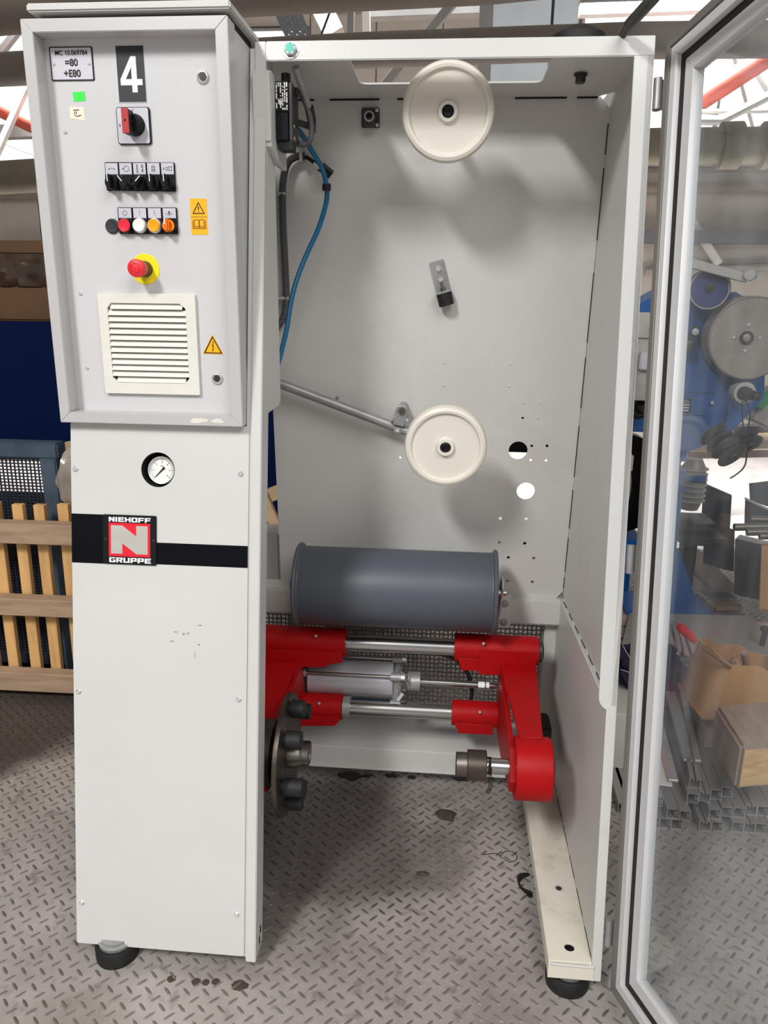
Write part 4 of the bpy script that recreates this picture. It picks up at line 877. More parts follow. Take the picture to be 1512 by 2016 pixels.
Q('padlock_holes', MB().cyl((-.6405, 1.5636, 1.831), (-.6405, 1.5642, 1.831), .0021, n=12).box((-.6338, 1.572, 1.838), (-.6334, 1.578, 1.842)).box((-.6338, 1.572, 1.828), (-.6334, 1.578, 1.833)).box((-.6338, 1.572, 1.817), (-.6334, 1.578, 1.822)), 'gap', ms)
# selector switches
def glyph(kind, cx, cz, parent, d):
    gf = lambda x, z: CB(cx + x, cz + z, d); b = MB(); T = NY * .0004
    def line(*pts, w=.0004): b.tube([gf(*p) for p in pts], w, 5)
    def circ(x, z, r): b.prism(circle2(x, z, r, 18), gf, T, [circle2(x, z, r - .0006, 18)])
    if kind == 0:
        line((-.006, -.0006), (-.003, .0008), (.003, .0008), (.006, -.0006))
        b.prism([(-.0075, -.0012), (-.0045, .0008), (-.0050, -.0018)], gf, T); b.prism([(.0075, -.0012), (.0045, .0008), (.0050, -.0018)], gf, T)
    elif kind == 1: circ(.002, 0, .0055); circ(-.0055, 0, .0013); line((-.0042, 0), (-.0036, 0))
    elif kind == 2:
        for z in (.0065, .0035, -.0035, -.0065): circ(-.0045, z, .0014)
        line((-.0058, .0015), (-.0032, -.0015)); line((-.0032, .0015), (-.0058, -.0015))
        for z in (.0062, .0030, -.0020, -.0052): circ(.0060, z, .0014)
        line((.0046, .0070), (.0046, .0020)); line((.0074, .0040), (.0074, -.0060))
    elif kind == 3:
        for x in (-.0025, .0025): line((x, .0050), (x, -.0050))
        for z in (.0040, .0016, -.0016, -.0040): line((-.0040, z), (.0040, z))
        line((0, .0075), (0, .0050)); line((0, -.0050), (0, -.0075))
    elif kind == 4:
        for x, s_ in ((-.0075, .0018), (-.001, .0032), (.0062, .0050)):
            line((x - s_ * .5, s_), (x - s_ * .5, -s_)); line((x + s_ * .5, s_), (x + s_ * .5, -s_))
            for z in (.6, -.6): line((x - s_ * .8, z * s_), (x + s_ * .8, z * s_))
    elif kind == 5: circ(0, 0, .0048)
    elif kind == 6: line((0, .0045), (0, -.0045))
    elif kind == 7: line((-.0012, .0055), (-.0004, .0004), (.0014, 0), (.0020, -.0055))
    elif kind == 8:
        line((-.008, -.001), (-.003, -.001), (-.002, -.0036), (.002, -.0036), (.003, -.001), (.008, -.001))
        b.prism([(-.001, -.002), (.001, -.002), (.0016, .002), (0, .005), (-.0016, .002)], gf, T)
    Q('pictogram', b, 'ink', parent)
for i, ang in enumerate((2, 38, -44, 2, 2)):
    x = -.6937 + .0288 * i; zz = 1.7255
    s_ = Q('selector_switch', MB().box((x - .0143, 1.609, 1.7108 - .0004 * i), (x + .0141, PY, 1.7640 - .0002 * i)), 'black', bevel=.001, seg=1)
    flat(rect2(x - .0126, 1.7410, x + .0128, 1.7620), .006, .0006, 'label', 'label_plate', s_)
    glyph(i, x, 1.7515, s_, .0067)
    Q('knob', MB().lathe(CB(x, zz, .006), NY, [(.0138, 0), (.0138, .007), (.0120, .009), (.0120, .0105), (0, .0105)], 32), 'black', s_)
    a = math.radians(ang); up = V((-math.sin(a), 0, math.cos(a))); sd = V((math.cos(a), 0, math.sin(a)))
    c = CB(x, zz, .0225)
    Q('knob_grip', MB().obox(c, sd * .0046, up * .0132, NY * .0085), 'black', s_, bevel=.002)
    Q('pointer', MB().obox(c + NY * .0088 + up * .006, sd * .0008, up * .0068, NY * .0003), 'white', s_)
# push buttons
for i, m_ in enumerate(('lens_red', 'lens_white', 'lens_orange', None)):
    x = -.6730 + .0310 * i; zz = 1.6435
    s_ = Q('push_button' if m_ else 'lit_selector', MB().box((x - .0155, 1.609, 1.6280), (x + .0150, PY, 1.6790)), 'black', bevel=.001, seg=1)
    flat(rect2(x - .0132, 1.6585, x + .0136, 1.6775), .006, .0006, 'label', 'label_plate', s_)
    glyph(5 + i, x, 1.6680, s_, .0067)
    if m_:
        Q('bezel', MB().lathe(CB(x, zz, .006), NY, [(.0145, 0), (.0145, .006), (.0135, .009), (.0125, .0095), (.0122, .004)], 36), 'black' if i == 0 else 'chrome', s_)
        Q('lens', MB().lathe(CB(x, zz, .006), NY, [(.0128, 0), (.0128, .0095), (.0115, .0115), (.0085, .0112), (.006, .0106), (0, .0104)], 36), m_, s_)
    else:
        Q('bezel', MB().lathe(CB(x, zz, .006), NY, [(.0145, 0), (.0145, .007), (.0130, .009), (.0125, .004)], 36), 'black', s_)
        Q('lens', MB().lathe(CB(x, zz, .006), NY, [(.0118, 0), (.0118, .008), (.0100, .010), (0, .0095)], 30), 'amber', s_)
        Q('rotary_grip', MB().obox(CB(x - .001, zz, .020), V((.0058, 0, 0)), V((0, 0, .0125)), NY * .008), 'amber', s_, bevel=.003)
        Q('rotary_rim', MB().pipe(CB(x, zz, .012), CB(x, zz, .017), .0122, .0085, 30), 'amber_light', s_)
        Q('pointer', MB().obox(CB(x - .003, zz + .007, .0285), V((.0012, 0, 0)), V((0, 0, .0058)), NY * .0004), 'white', s_)
Q('blanking_plug', MB().lathe(CB(-.7035, 1.6430), NY, [(.0148, 0), (.0145, .003), (.0120, .0045), (.0060, .0040), (.0055, .0046), (0, .0046)], 40), 'roller_dark')
# emergency stop
es = Q('emergency_stop', MB().lathe(CB(-.6405, 1.5593), NY, [(.0305, 0), (.0305, .0012), (.0300, .0016), (0, .0016)], 56), 'yellow')
Q('stop_collar', MB().lathe(CB(-.6405, 1.5593, .0016), NY, [(.0165, 0), (.0160, .018), (.0145, .024), (0, .024)], 36), 'steel_dark', es)
Q('stop_button', MB().lathe(CB(-.6405, 1.5593, .022), NY, [(.0150, 0), (.0155, .004), (.0172, .012), (.0180, .024), (.0172, .0285), (.0145, .0305), (0, .0310)], 48), 'es_red', es)
ar = MB()
for a0 in (20, 140, 260): ar.tube([CB(-.6405 + .0095 * math.cos(math.radians(a0 + t)), 1.5593 + .0095 * math.sin(math.radians(a0 + t)), .0533) for t in range(0, 91, 15)], .0006, 5)
Q('arrow_marks', ar, 'switch_red', es)
# ventilation grille
vx0, vx1, vz0, vz1 = -.7255, -.5565, 1.3255, 1.4905
op = [(vx0 + .008, vz1), (vx1 - .012, vz1), (vx1, vz1 - .010), (vx1, vz0 + .010), (vx1 - .010, vz0), (vx0 + .012, vz0), (vx0, vz0 + .010), (vx0, vz1 - .010)]
vg = Q('vent_grille', MB().prism(rrect2(-.7452, 1.3015, -.5350, 1.5105, .003), lambda x, z: CB(x, z, 0), NY * .009, [op]), 'cream_vent', bevel=.001, seg=1)
flat(rect2(vx0 - .001, vz0 - .001, vx1 + .001, vz1 + .001), .0002, .0004, 'gap', 'grille_back', vg)
pitch = (vz1 - vz0) / 13
for k in range(13):
    z = vz1 - pitch * k
    x0, x1 = vx0 + .0003, vx1 - .0003
    if k == 0: x0, x1 = vx0 + .006, vx1 - .007
    if k == 12: x0, x1 = vx0 + .009, vx1 - .008
    Q('slat', MB().hexa([CB(x0, z - pitch * .95, .0100), CB(x1, z - pitch * .95, .0100), CB(x1, z - pitch * .95 + .002, .0088), CB(x0, z - pitch * .95 + .002, .0088),
        CB(x0, z - pitch * .08, .0030), CB(x1, z - pitch * .08, .0030), CB(x1, z - pitch * .05, .0012), CB(x0, z - pitch * .05, .0012)]), 'cream_vent', vg)
for x, z in ((-.742, 1.4665), (-.5435, 1.4645), (-.742, 1.338), (-.5435, 1.336)):
    flat(rect2(x - .0012, z - .0006, x + .0085, z + .0006) if x < -.6 else rect2(x - .0095, z - .0006, x + .0022, z + .0006), .009, .0004, 'white', 'snap_mark', vg)

# ================================================================ THINGS AROUND THE MACHINE
from mathutils import noise
def lump(c, r, amp, seed, sub=3, scale=2.5):
    b = MB(); bmesh.ops.create_icosphere(b.bm, subdivisions=sub, radius=1); c = V(c)
    for v in b.bm.verts:
        n = v.co.normalized(); k = 1 + amp * noise.noise(n * scale + V((seed, seed * .7, 0))) + amp * .4 * noise.noise(n * scale * 3 + V((seed, 3, 1)))
        v.co = c + V((n.x * r[0] * k, n.y * r[1] * k, n.z * r[2] * k))
    return b
# ---- left: crate, blue basket, navy cabinets, carton
cr = thing('wooden_crate_side', 'standing wooden crate side with upright slats behind three rough horizontal beams, left of the pedestal', 'crate', (-1.4, 2.57, 0))
for z0, z1 in ((.03, .105), (.345, .412), (.630, .705)):
    MB().hexa([(-2.0, 2.52, z0), (-.96, 2.535, z0), (-.96, 2.585, z0), (-2.0, 2.575, z0), (-2.0, 2.525, z1), (-.96, 2.538, z1), (-.96, 2.585, z1 + .004), (-2.0, 2.575, z1 + .004)]).build('beam', 'wood_h', cr, .003, 1)
for k in range(-5, 7):
    x = -1.601 + k * .0868 + random.uniform(-.003, .003); z1 = .765 + random.uniform(-.006, .008)
    MB().hexa([(x, 2.588, .0), (x + .042, 2.588, .0), (x + .042, 2.612, .0), (x, 2.612, .0), (x + .003, 2.586, z1), (x + .044, 2.586, z1), (x + .044, 2.612, z1), (x + .003, 2.612, z1)]).build('slat', 'wood', cr, .002, 1)
bk_ = thing('mesh_basket', 'blue steel stillage basket with perforated side, behind the wooden crate', 'basket', (-1.75, 3.0, 0))
MB().box((-2.2, 2.69, .915), (-1.455, 2.76, .975)).build('top_rail', 'basket', bk_, .006)
MB().hexa([(-1.515, 2.69, .0), (-1.445, 2.69, .0), (-1.445, 2.76, .0), (-1.515, 2.76, .0), (-1.530, 2.69, .92), (-1.465, 2.69, .92), (-1.465, 2.76, .92), (-1.530, 2.76, .92)]).build('corner_post', 'basket', bk_, .005)
MB().box((-2.18, 2.95, .11), (-1.62, 3.4, .60)).box((-1.62, 2.95, .11), (-1.54, 3.4, .655)).build('scrap_load', 'basket_mesh', bk_, .01)
for x, y in ((-1.50, 3.44), (-2.17, 2.73), (-2.17, 3.44)): MB().box((x - .03, y - .03, 0), (x + .03, y + .03, .91 if y < 3 else .45)).build('corner_post', 'basket', bk_, .004, 1)
MB().box((-2.2, 2.70, .06), (-1.455, 3.47, .10)).build('base_tray', 'basket_mesh', bk_)
mm = MB()
for i in range(42):
    x = -2.17 + i * .0158; mm.box((x - .0028, 2.722, .10), (x + .0028, 2.725, .92))
for j in range(66):
    z = .10 + j * .0125; mm.box((-2.19, 2.7215, z - .0022), (-1.50, 2.7255, z + .0022))
mm.build('basket_mesh', 'basket_mesh', bk_, kind='stuff')
nv = thing('navy_cabinet', 'dark navy steel cabinet on legs behind the blue basket', 'cabinet', (-2.6, 3.9, 0))
MB().box((-4.2, 3.6, .71), (-1.52, 4.2, 1.386)).build('cabinet_body', 'navy', nv, .006)
for x in (-4.1, -1.6):
    for y in (3.66, 4.14): MB().box((x - .03, y - .03, 0), (x + .03, y + .03, .71)).build('leg', 'navy', nv)
nv2 = thing('navy_cabinet', 'dark navy steel cabinet glimpsed in the narrow gap left of the rear plate', 'cabinet', (-1.0, 3.9, 0))
MB().box((-1.50, 3.62, .05), (-.42, 4.2, 1.386)).build('cabinet_body', 'navy', nv2, .006)
for x in (-1.4, -.5): MB().box((x - .04, 3.7, 0), (x + .04, 4.1, .05)).build('foot', 'navy', nv2)
ca = thing('film_wrapped_carton', 'brown carton with a creased band of clear film, standing on the navy cabinet', 'carton', (-2.6, 3.95, 1.386))
MB().box((-3.4, 3.72, 1.387), (-1.62, 4.2, 1.552)).build('lower_carton', 'brown', ca, .008)
MB().box((-3.38, 3.73, 1.70), (-1.66, 4.2, 1.765)).build('upper_carton', 'brown', ca, .008)
fb = MB(); n_ = 60; prev = None; random.seed(21)
for i in range(n_ + 1):
    x = -3.39 + 1.75 * i / n_; row = []
    for k in range(8):
        t = k / 7; row.append(fb.bm.verts.new((x, 3.715 - .02 * math.sin(PI * t) + random.uniform(-.012, .012), 1.552 + .148 * t)))
    if prev:
        for k in range(7): fb.bm.faces.new((prev[k], row[k], row[k + 1], prev[k + 1]))
    prev = row
fb.box((-3.38, 3.74, 1.552), (-1.65, 4.19, 1.70)); fb.build('film_band', 'brown_film', ca)
tag(lump((-1.375, 2.66, .84), (.065, .05, .125), .35, 4.2).build('film_bundle', 'film'), 'crumpled clear plastic bundle between the basket and the pedestal', 'bundle')
tag(MB().bar((-1.9462,3.5400,0.7741), (-1.6503,3.4200,0.8514), .06, .05).build('timber', 'wood_pale', None, .003, 1), 'pale timber end sticking out behind the basket corner', 'timber')
tr = thing('timber_trestle', 'pale slanting timbers glimpsed in the narrow gap left of the rear plate', 'trestle', (-.7, 3.0, 0))
MB().bar((-0.8367,3.0000,0.6765), (-0.6224,3.0600,0.7583), .055, .05, (0, 1, 0)).build('rail', 'wood_pale', tr, .003, 1)
MB().bar((-0.7892,3.0000,0.8078), (-0.4531,2.9200,0.0310), .045, .03, (0, 1, 0)).build('lath', 'wood_pale', tr, .003, 1)
MB().bar((-0.8572,3.0000,0.7020), (-0.4846,2.9000,0.0391), .075, .02, (0, 1, 0)).build('lath', 'wood_pale', tr, .003, 1)
tag(MB().box((-.82, 2.6, .0), (-.60, 2.72, .685)).build('white_post', 'paint', None, .006), 'white post end behind the cross beam at the lower gap', 'post')

# ---- floor litter
def flake(name, label, cat, pts, m, h=.003):
    tag(MB().prism(pts, lambda x, y: V((x, y, 0.0)), (0, 0, h)).build(name, m), label, cat)
def blob(cx, cy, rx, ry, seed, n=18, amp=.35):
    r = random.Random(seed)
    return [(cx + rx * math.cos(2 * PI * i / n) * (1 + r.uniform(-amp, amp)), cy + ry * math.sin(2 * PI * i / n) * (1 + r.uniform(-amp, amp))) for i in range(n)]
for k, (p, rx, ry, lab) in enumerate((((-0.2805,2.1604,0.0000), .036, .022, 'largest black oil residue patch, left of three beneath the floor beam'), ((-0.2242,2.1663,0.0000), .013, .010, 'small black oil residue spot beside the largest patch'),
        ((-0.1480,2.1743,0.0000), .018, .010, 'black oil residue spot under the middle of the floor beam'), ((-0.0795,2.1731,0.0000), .014, .008, 'rightmost small black oil residue spot under the floor beam'), ((0.0811,2.1816,0.0000), .022, .012, 'black oil residue spot under the centre pin'))):
    flake('oil_residue', lab, 'residue', blob(p[0], p[1], rx, ry, k), 'oil')
p = (0.0300,1.9918,0.0000); tag(lump((p[0], p[1], .004), (.032, .024, .010), .5, 2.0, 2).build('dirt_clump', 'plate_dirt'), 'grey-brown dirt clump on the floor plate in front of the centre pin', 'dirt')
p = (-0.0281,1.7382,0.0000); tag(lump((p[0], p[1], .002), (.018, .008, .005), .4, 5.0, 2).build('dirt_clump', 'plate_dirt'), 'small dark dirt flake on the floor plate inside the machine', 'dirt')
for k, (p, rx, ry, lab) in enumerate((((-0.5876,1.3512,-0.0000), .010, .010, 'round drip stain on the floor, leftmost in front of the pedestal'), ((-0.5296,1.3487,0.0000), .011, .010, 'second drip stain from the left in front of the pedestal'),
        ((-0.5074,1.3496,0.0000), .009, .009, 'third drip stain from the left in front of the pedestal'), ((-0.4848,1.3531,0.0000), .010, .009, 'drip stain left of the big dark drip'), ((-0.4282,1.3493,-0.0000), .020, .014, 'large dark drip stain in front of the pedestal corner'))):
    flake('drip_stain', lab, 'stain', blob(p[0], p[1], rx, ry, 40 + k, amp=.15), 'plate_dirt', .0006)
fb = MB(); c = V((0.2410,1.7222,-0.0000)); random.seed(9)
for k in range(7):
    a = random.uniform(0, 1.2)
    fb.tube([(c.x + .016 * math.cos(t * .9 + a) * (1.2 - t * .08) + t * .001, c.y + .035 - t * .011 + .010 * math.sin(t * .9 + a), .004 + .006 * abs(math.sin(t + k))) for t in range(9)], .0016, 5, 3)
tag(fb.build('fibre_tangle', 'fluff'), 'black fibre tangle on the floor left of the right foot beam', 'tangle')
tag(MB().tube([(0.1386,1.8301,0.0020), (0.1731,1.8398,0.0020), (0.1933,1.8214,0.0020), (0.2136,1.8093,0.0020), (0.2330,1.8254,0.0020), (0.2264,1.8493,0.0020), (0.2023,1.8511,0.0020), (0.1868,1.8309,0.0020)], .0009, 5, 4).build('loose_thread', 'fluff'), 'thin dark thread curled on the floor beside the right foot beam', 'thread')

# ---- right: blue take-up machine
bm_ = thing('blue_takeup_machine', 'blue take-up machine with large grey wheel and small navy pulley behind the glass door', 'machine', (1.1, 3.55, 0))
fy = lambda x, z: V((x, 3.5, z))
ol = [(0.7580,3.5000,1.4743), (0.8371,3.5000,1.5220), (0.9772,3.5000,1.6031), (1.0765,3.5000,1.4785), (1.1969,3.5000,1.5617), (1.2671,3.5000,1.5229), (1.3439,3.5000,1.4228), (1.3837,3.5000,1.1083), (1.2721,3.5000,0.9679), (1.1785,3.5000,0.9056), (1.1198,3.5000,0.8762), (1.0630,3.5000,0.8466), (0.9758,3.5000,0.8440), (0.9426,3.5000,0.9455), (0.8081,3.5000,0.9465)]
MB().prism([(p[0], p[2]) for p in ol], fy, (0, .28, 0)).build('housing', 'blue', bm_, .006)
p0, p1 = (1.1156,3.5000,1.4195), (1.1886,3.5000,1.0022)
MB().box((.80, 3.492, 1.13), (1.165, 3.4995, 1.46)).build('cover_plate', 'blue', bm_, .002, 1)
MB().box((.92, 3.49, 1.03), (1.14, 3.4995, 1.115)).build('lower_cover', 'blue', bm_, .002, 1)
def disc(name, px, rpx, y, prof, m, parent):
    c = V(px); r = rpx; return MB().lathe(c, (0, -1, 0), [(a * r, b) for a, b in prof], 56).build(name, m, parent)
wh = disc('large_wheel', (1.2347,3.4000,1.3722), .170, 0, [(0, -.07), (.97, -.07), (1.0, -.055), (1.0, -.045), (.94, -.03), (.94, .02), (1.0, .03), (1.0, .045), (.97, .050), (.95, .046), (0, .046)], 'iron', bm_)
disc('wheel_hub', (1.2172,3.3520,1.3740), .027, 0, [(0, 0), (1, 0), (1, .006), (.6, .006)], 'iron_dark', wh)
disc('hub_centre', (1.2158,3.3480,1.3741), .016, 0, [(0, -.004), (1, -.004), (1, .003), (.8, .005), (0, .005)], 'iron', wh)
for dx, dz in ((.0, .052), (.052, .0), (0, -.052), (-.052, 0)): screw(V((1.2176,3.3530,1.3739)) + V((dx, 0, dz)), NY, .008, wh)
bp_ = disc('blue_pulley', (1.0577,3.4000,1.5669), .078, 0, [(0, -.05), (1.0, -.05), (1.03, -.04), (.9, -.02), (.9, .0), (1.03, .02), (1.0, .03), (0, .028)], 'navy_wheel', bm_)
disc('pulley_rim', (1.0490,3.3720,1.5664), .080, 0, [(.94, 0), (1.02, 0), (1.02, .006), (.94, .006), (.94, 0)], 'iron', bp_)
disc('pulley_hub', (1.0523,3.3720,1.5724), .020, 0, [(0, 0), (1, 0), (1, .006), (.4, .008), (0, .008)], 'iron_dark', bp_)
hw = disc('hand_wheel', (0.8946,3.4200,1.3511), .095, 0, [(0, -.04), (1, -.04), (1, 0), (.93, .006), (.85, 0), (0, 0)], 'grey_cast', bm_)
MB().bar((0.9878,3.4200,1.3102), (1.0360,3.4200,1.4206), .03, .02, (0, 1, 0)).build('swing_lever', 'iron_dark', bm_, .003, 1)
disc('lever_pivot', (1.0206,3.4000,1.3938), .014, 0, [(0, 0), (1, 0), (1, .01), (.5, .012), (0, .012)], 'grey_cast', bm_)
disc('ratchet', (1.0056,3.4100,1.3323), .024, 0, [(0, -.01), (1, -.01), (1, .006), (.5, .01), (0, .01)], 'iron_dark', bm_)
kb = disc('traverse_knob', (1.2462,3.4000,1.1454), .047, 0, [(0, -.03), (1, -.03), (1.02, .02), (.95, .035), (.60, .035), (.60, .03), (0, .03)], 'grey_cast', bm_)
MB().lathe((1.2399,3.3700,1.1443), (.35, -1, -.05), [(0, 0), (.030, 0), (.028, .03), (.020, .05), (.020, .09), (.004, .10), (0, .10)], 24).build('knob_cone', 'iron_dark', kb)
tg = MB().box((.945, 3.480, 1.040), (1.065, 3.4895, 1.105)).build('rating_plate', 'ink', bm_)
for k, z in enumerate((1.0475, 1.0600, 1.0725)): MB().box((.952 + .004 * k, 3.4788, z), (.985 + .004 * k, 3.4797, z + .0075)).box((.995, 3.4788, z), (1.058, 3.4797, z + .0075)).build('plate_field', 'label', tg)
MB().box((.952, 3.4788, 1.086), (1.058, 3.4797, 1.089)).box((.960, 3.4788, 1.0945), (1.050, 3.4797, 1.0975)).build('plate_field', 'label', tg)
for px in ((1.1575,3.4900,1.0865), (0.9852,3.4900,0.9804)): screw(px, NY, .009, bm_)
MB().cyl((0.9343,3.4500,1.1924), (0.9883,3.4000,1.2004), .012, n=16).build('spindle', 'iron_dark', bm_)
MB().cyl((1.0532,3.5600,0.9431), (1.0634,3.5600,0.8110), .036, n=28).build('column_head', 'blue', bm_)
MB().tube([(1.043, 3.56, .845 - .004 * i) for i in range(26)], .031, 20, rib=.06).build('lead_screw', 'iron_dark', bm_)
MB().cyl((1.048, 3.56, .755), (1.05, 3.56, .16), .050, n=32).cyl((1.048, 3.56, .770), (1.048, 3.56, .745), .052, n=32).build('column', 'blue', bm_)
MB().prism([(1.085, .12), (1.085, .385), (1.110, .385), (1.225, .12)], lambda x, z: (x, 3.55, z), (0, .012, 0)).build('gusset', 'blue', bm_)
MB().box((.86, 3.40, .099), (1.26, 3.66, .12)).build('base_plate', 'blue', bm_)
MB().cyl((1.05, 3.53, .735), (1.17, 3.47, .742), .013, .020, n=16).build('clamp_handle', 'blue', bm_, )
MB().cyl((1.02, 3.51, .690), (1.09, 3.46, .688), .010, .010, n=14).build('clamp_handle', 'blue', bm_)
mo = MB().lathe((1.1872,3.7200,0.6592), (0, 0, 1), [(0, -.12), (.04, -.12), (.055, -.08), (.06, 0), (.055, .09), (.035, .13), (0, .13)], 24).build('motor', 'iron', bm_)
for k in range(7):
    p = V((1.1872,3.7200,0.6592)) + V((0.0, 0, -.075 + .026 * k)); MB().lathe(p, (0, 0, 1), [(.05, 0), (.068, 0), (.068, .006), (.05, .006)], 24).build('cooling_fin', 'grey_cast', mo)
MB().box((1.13, 3.60, .46), (1.29, 3.80, .50)).box((1.12, 3.56, .40), (1.33, 3.80, .44)).build('motor_bracket', 'iron_dark', bm_, .003, 1)
MB().box((1.14, 3.57, .12), (1.2, 3.65, .40)).build('motor_post', 'iron_dark', bm_)
gm_ = MB().box((.74, 3.30, 1.36), (.90, 3.49, 1.47)).build('gear_box', 'grey_cast', bm_, .01)
MB().cyl((.80, 3.33, 1.18), (.80, 3.33, 1.36), .085, n=28).cyl((.80, 3.33, 1.12), (.80, 3.33, 1.18), .10, n=28).build('gear_motor', 'grey_cast', bm_)
MB().box((.765, 3.22, 1.245), (.86, 3.25, 1.315)).build('terminal_cover', 'label', bm_, .004)
MB().lathe((.815, 3.42, 1.075), (.2, -1, 0), [(0, 0), (.055, 0), (.055, .03), (.04, .05), (.03, .05), (.02, .09), (0, .095)], 26).build('small_knob', 'iron_dark', bm_)
tag(MB().bar((0.9510,3.3400,1.6656), (1.1815,3.3400,1.6087), .035, .03, (0, 1, 0)).cyl((1.1773,3.3000,1.6211), (1.2287,3.4200,1.6215), .022, n=18).build('guide_lever', 'grey_cast', None, .002, 1), 'grey lever bar resting above the navy pulley of the blue machine', 'lever')
# hung pulleys
def hung(px, ax, label, r=.052):
    tag(MB().lathe(V(px) - V(ax).normalized() * .03, ax, [(.010, -.004), (r * .3, -.004), (r * .35, .002), (r * .85, .002), (r * .96, .005), (r, .009), (r * .97, .014), (r * .80, .022), (r * .72, .03), (r * .80, .038), (r * .97, .046), (r, .051), (r * .96, .055), (r * .85, .058), (r * .35, .058), (r * .3, .064), (.010, .064), (.010, -.004)], 40).build('grooved_roller', 'iron_dark'), label, 'roller', )
rc = V((1.0113,2.9500,1.0190)); rax = V((.45, -.68, -.58)).normalized()
hung(rc, rax, 'upper left dark grooved roller hanging on wires from the blue machine', .056)
hung(rc + rax * .072, rax, 'lower dark grooved roller hanging beneath the other two', .058)
hung((1.1519,3.0300,1.0010), (.25, -.66, -.70), 'right dark grooved roller hanging on wires from the blue machine', .055)
tag(MB().tube([(1.1290,3.2000,1.1531), (1.0702,3.0500,1.0967), (1.0325,2.9500,1.0428)], .003, 6).build('hanging_wire', 'wire'), 'left black wire from the machine knob down to the grooved rollers', 'wire')
tag(MB().tube([(1.2151,3.3000,1.1139), (1.1534,3.1000,1.0617), (1.1063,2.9500,1.0447)], .003, 6).build('hanging_wire', 'wire'), 'middle black wire from the machine knob down to the right roller', 'wire')
tag(MB().tube([(1.2288,3.3000,1.1184), (1.1774,3.1000,1.0983), (1.1211,2.9500,1.0451), (1.1277,2.9500,0.9677), (1.1287,2.9500,0.9187), (1.1102,2.9500,0.8885), (1.0797,2.9500,0.8637)], .003, 6, 5).build('hanging_wire', 'wire'), 'right wire with a loose curled end hanging below the rollers', 'wire')
# pallet and planks beneath, sheets behind
pt = thing('timber_pallet', 'worn pallet under the column of the blue machine', 'pallet', (1.15, 3.55, 0))
for k in range(3): MB().box((.70, 3.18 + k * .17, .076), (1.42, 3.32 + k * .17, .098)).build('deck_board', 'wood_old', pt, .002, 1)
for x in (.72, 1.03, 1.32): MB().box((x, 3.18, .0), (x + .09, 3.66, .075)).build('bearer', 'wood_old', pt, .002, 1)
def plank(label, a, b, w, h, m='wood_old', name='plank', cat='plank'): tag(MB().bar(a, b, w, h).build(name, m, None, .002, 1), label, cat)
plank('long grey plank, the right of two lying beside the blue column', (1.3625,4.2195,0.1700), (1.3635,3.5888,0.1700), .13, .022)
plank('long grey plank, the left of two lying beside the blue column', (1.3034,4.2697,0.1450), (1.2805,3.6434,0.1450), .12, .022)
plank('short cross plank under the ends of the two long planks', (1.3039,3.6535,0.1180), (1.4257,3.6678,0.1180), .12, .020)
plank('pale board on the pallet edge in front of the blue column', (1.2884,3.5395,0.1100), (1.4163,3.5673,0.1100), .10, .02, 'wood_pale')
def quad(name, label, cat, pts, m, th, parent=None):
    a = [V(p) for p in pts]; n = (a[1] - a[0]).cross(a[2] - a[0]).normalized() * th
    tag(MB().hexa([q for q in a] + [q + n for q in a]).build(name, m, None), label, cat)
quad('dark_sheet', 'dark steel sheet leaning upright, the tall one right of the motor', 'sheet', ((1.3176,3.9500,0.6198), (1.4275,3.8500,0.5838), (1.4405,3.8500,0.4059), (1.3281,3.9500,0.4463)), 'sheet_dark', .006)
quad('dark_sheet', 'dark steel sheet standing beneath the tall leaning sheet', 'sheet', ((1.3453,3.9600,0.4359), (1.4736,3.8700,0.3957), (1.4974,3.8700,0.1739), (1.3716,3.9600,0.1733)), 'sheet_dark', .006)
quad('dark_sheet', 'grey sheet corner rising at the right edge of the glass door', 'sheet', ((1.5249,3.9000,0.6355), (1.6819,3.9000,0.6616), (1.7196,3.9000,0.4879), (1.5416,3.9000,0.5485)), 'sheet_dark', .006)
quad('dark_sheet', 'dark sheet with a bright folded edge behind the steel tubes', 'sheet', ((1.4570,3.7500,0.5945), (1.6226,3.7000,0.5191), (1.6345,3.7000,0.4374), (1.4708,3.7500,0.4552)), 'sheet_dark', .006)
quad('bright_edge', 'bright metal strip along the folded sheet above the steel tubes', 'strip', ((1.4501,3.7400,0.6019), (1.6164,3.6900,0.5344), (1.6183,3.6900,0.5218), (1.4514,3.7400,0.5918)), 'strip', .006)
for k, (a, b, r, lab) in enumerate((((1.3534,3.4000,0.5842), (1.5367,3.4000,0.5839), .016, 'uppermost of four steel tubes at the right edge'), ((1.2716,3.3500,0.5580), (1.5179,3.3500,0.5720), .017, 'longest of four steel tubes at the right edge'),
        ((1.3089,3.3000,0.5511), (1.4986,3.3000,0.5630), .016, 'third steel tube from the top at the right edge'), ((1.3439,3.2500,0.5494), (1.4789,3.2500,0.5569), .014, 'lowest of four steel tubes at the right edge'))):
    tag(MB().pipe(a, b, r, r * .8, 20).build('steel_tube', 'steel_dull'), lab, 'tube')
tag(MB().hexa([(1.2930,3.3000,0.2619), (1.5956,3.3000,0.2035), (1.7849,3.7000,0.0733), (1.4601,3.7000,0.1259), (1.2635,3.3000,0.5216), (1.5567,3.3000,0.4588), (1.7407,3.7000,0.3638), (1.4331,3.7000,0.4244)]).build('dark_bin', 'sheet_dark', None, .004, 1), 'dark grey sheet metal bin under the steel tubes', 'bin')
tag(MB().hexa([(1.3239,3.1000,0.2736), (1.5006,3.1000,0.2707), (1.5714,3.2500,0.2231), (1.3863,3.2500,0.2262), (1.2955,3.1000,0.5524), (1.4568,3.1000,0.5589), (1.5255,3.2500,0.5247), (1.3566,3.2500,0.5179)]).build('tan_board', 'card', None, .003, 1), 'tan board standing at the right edge in front of the dark bin', 'board')
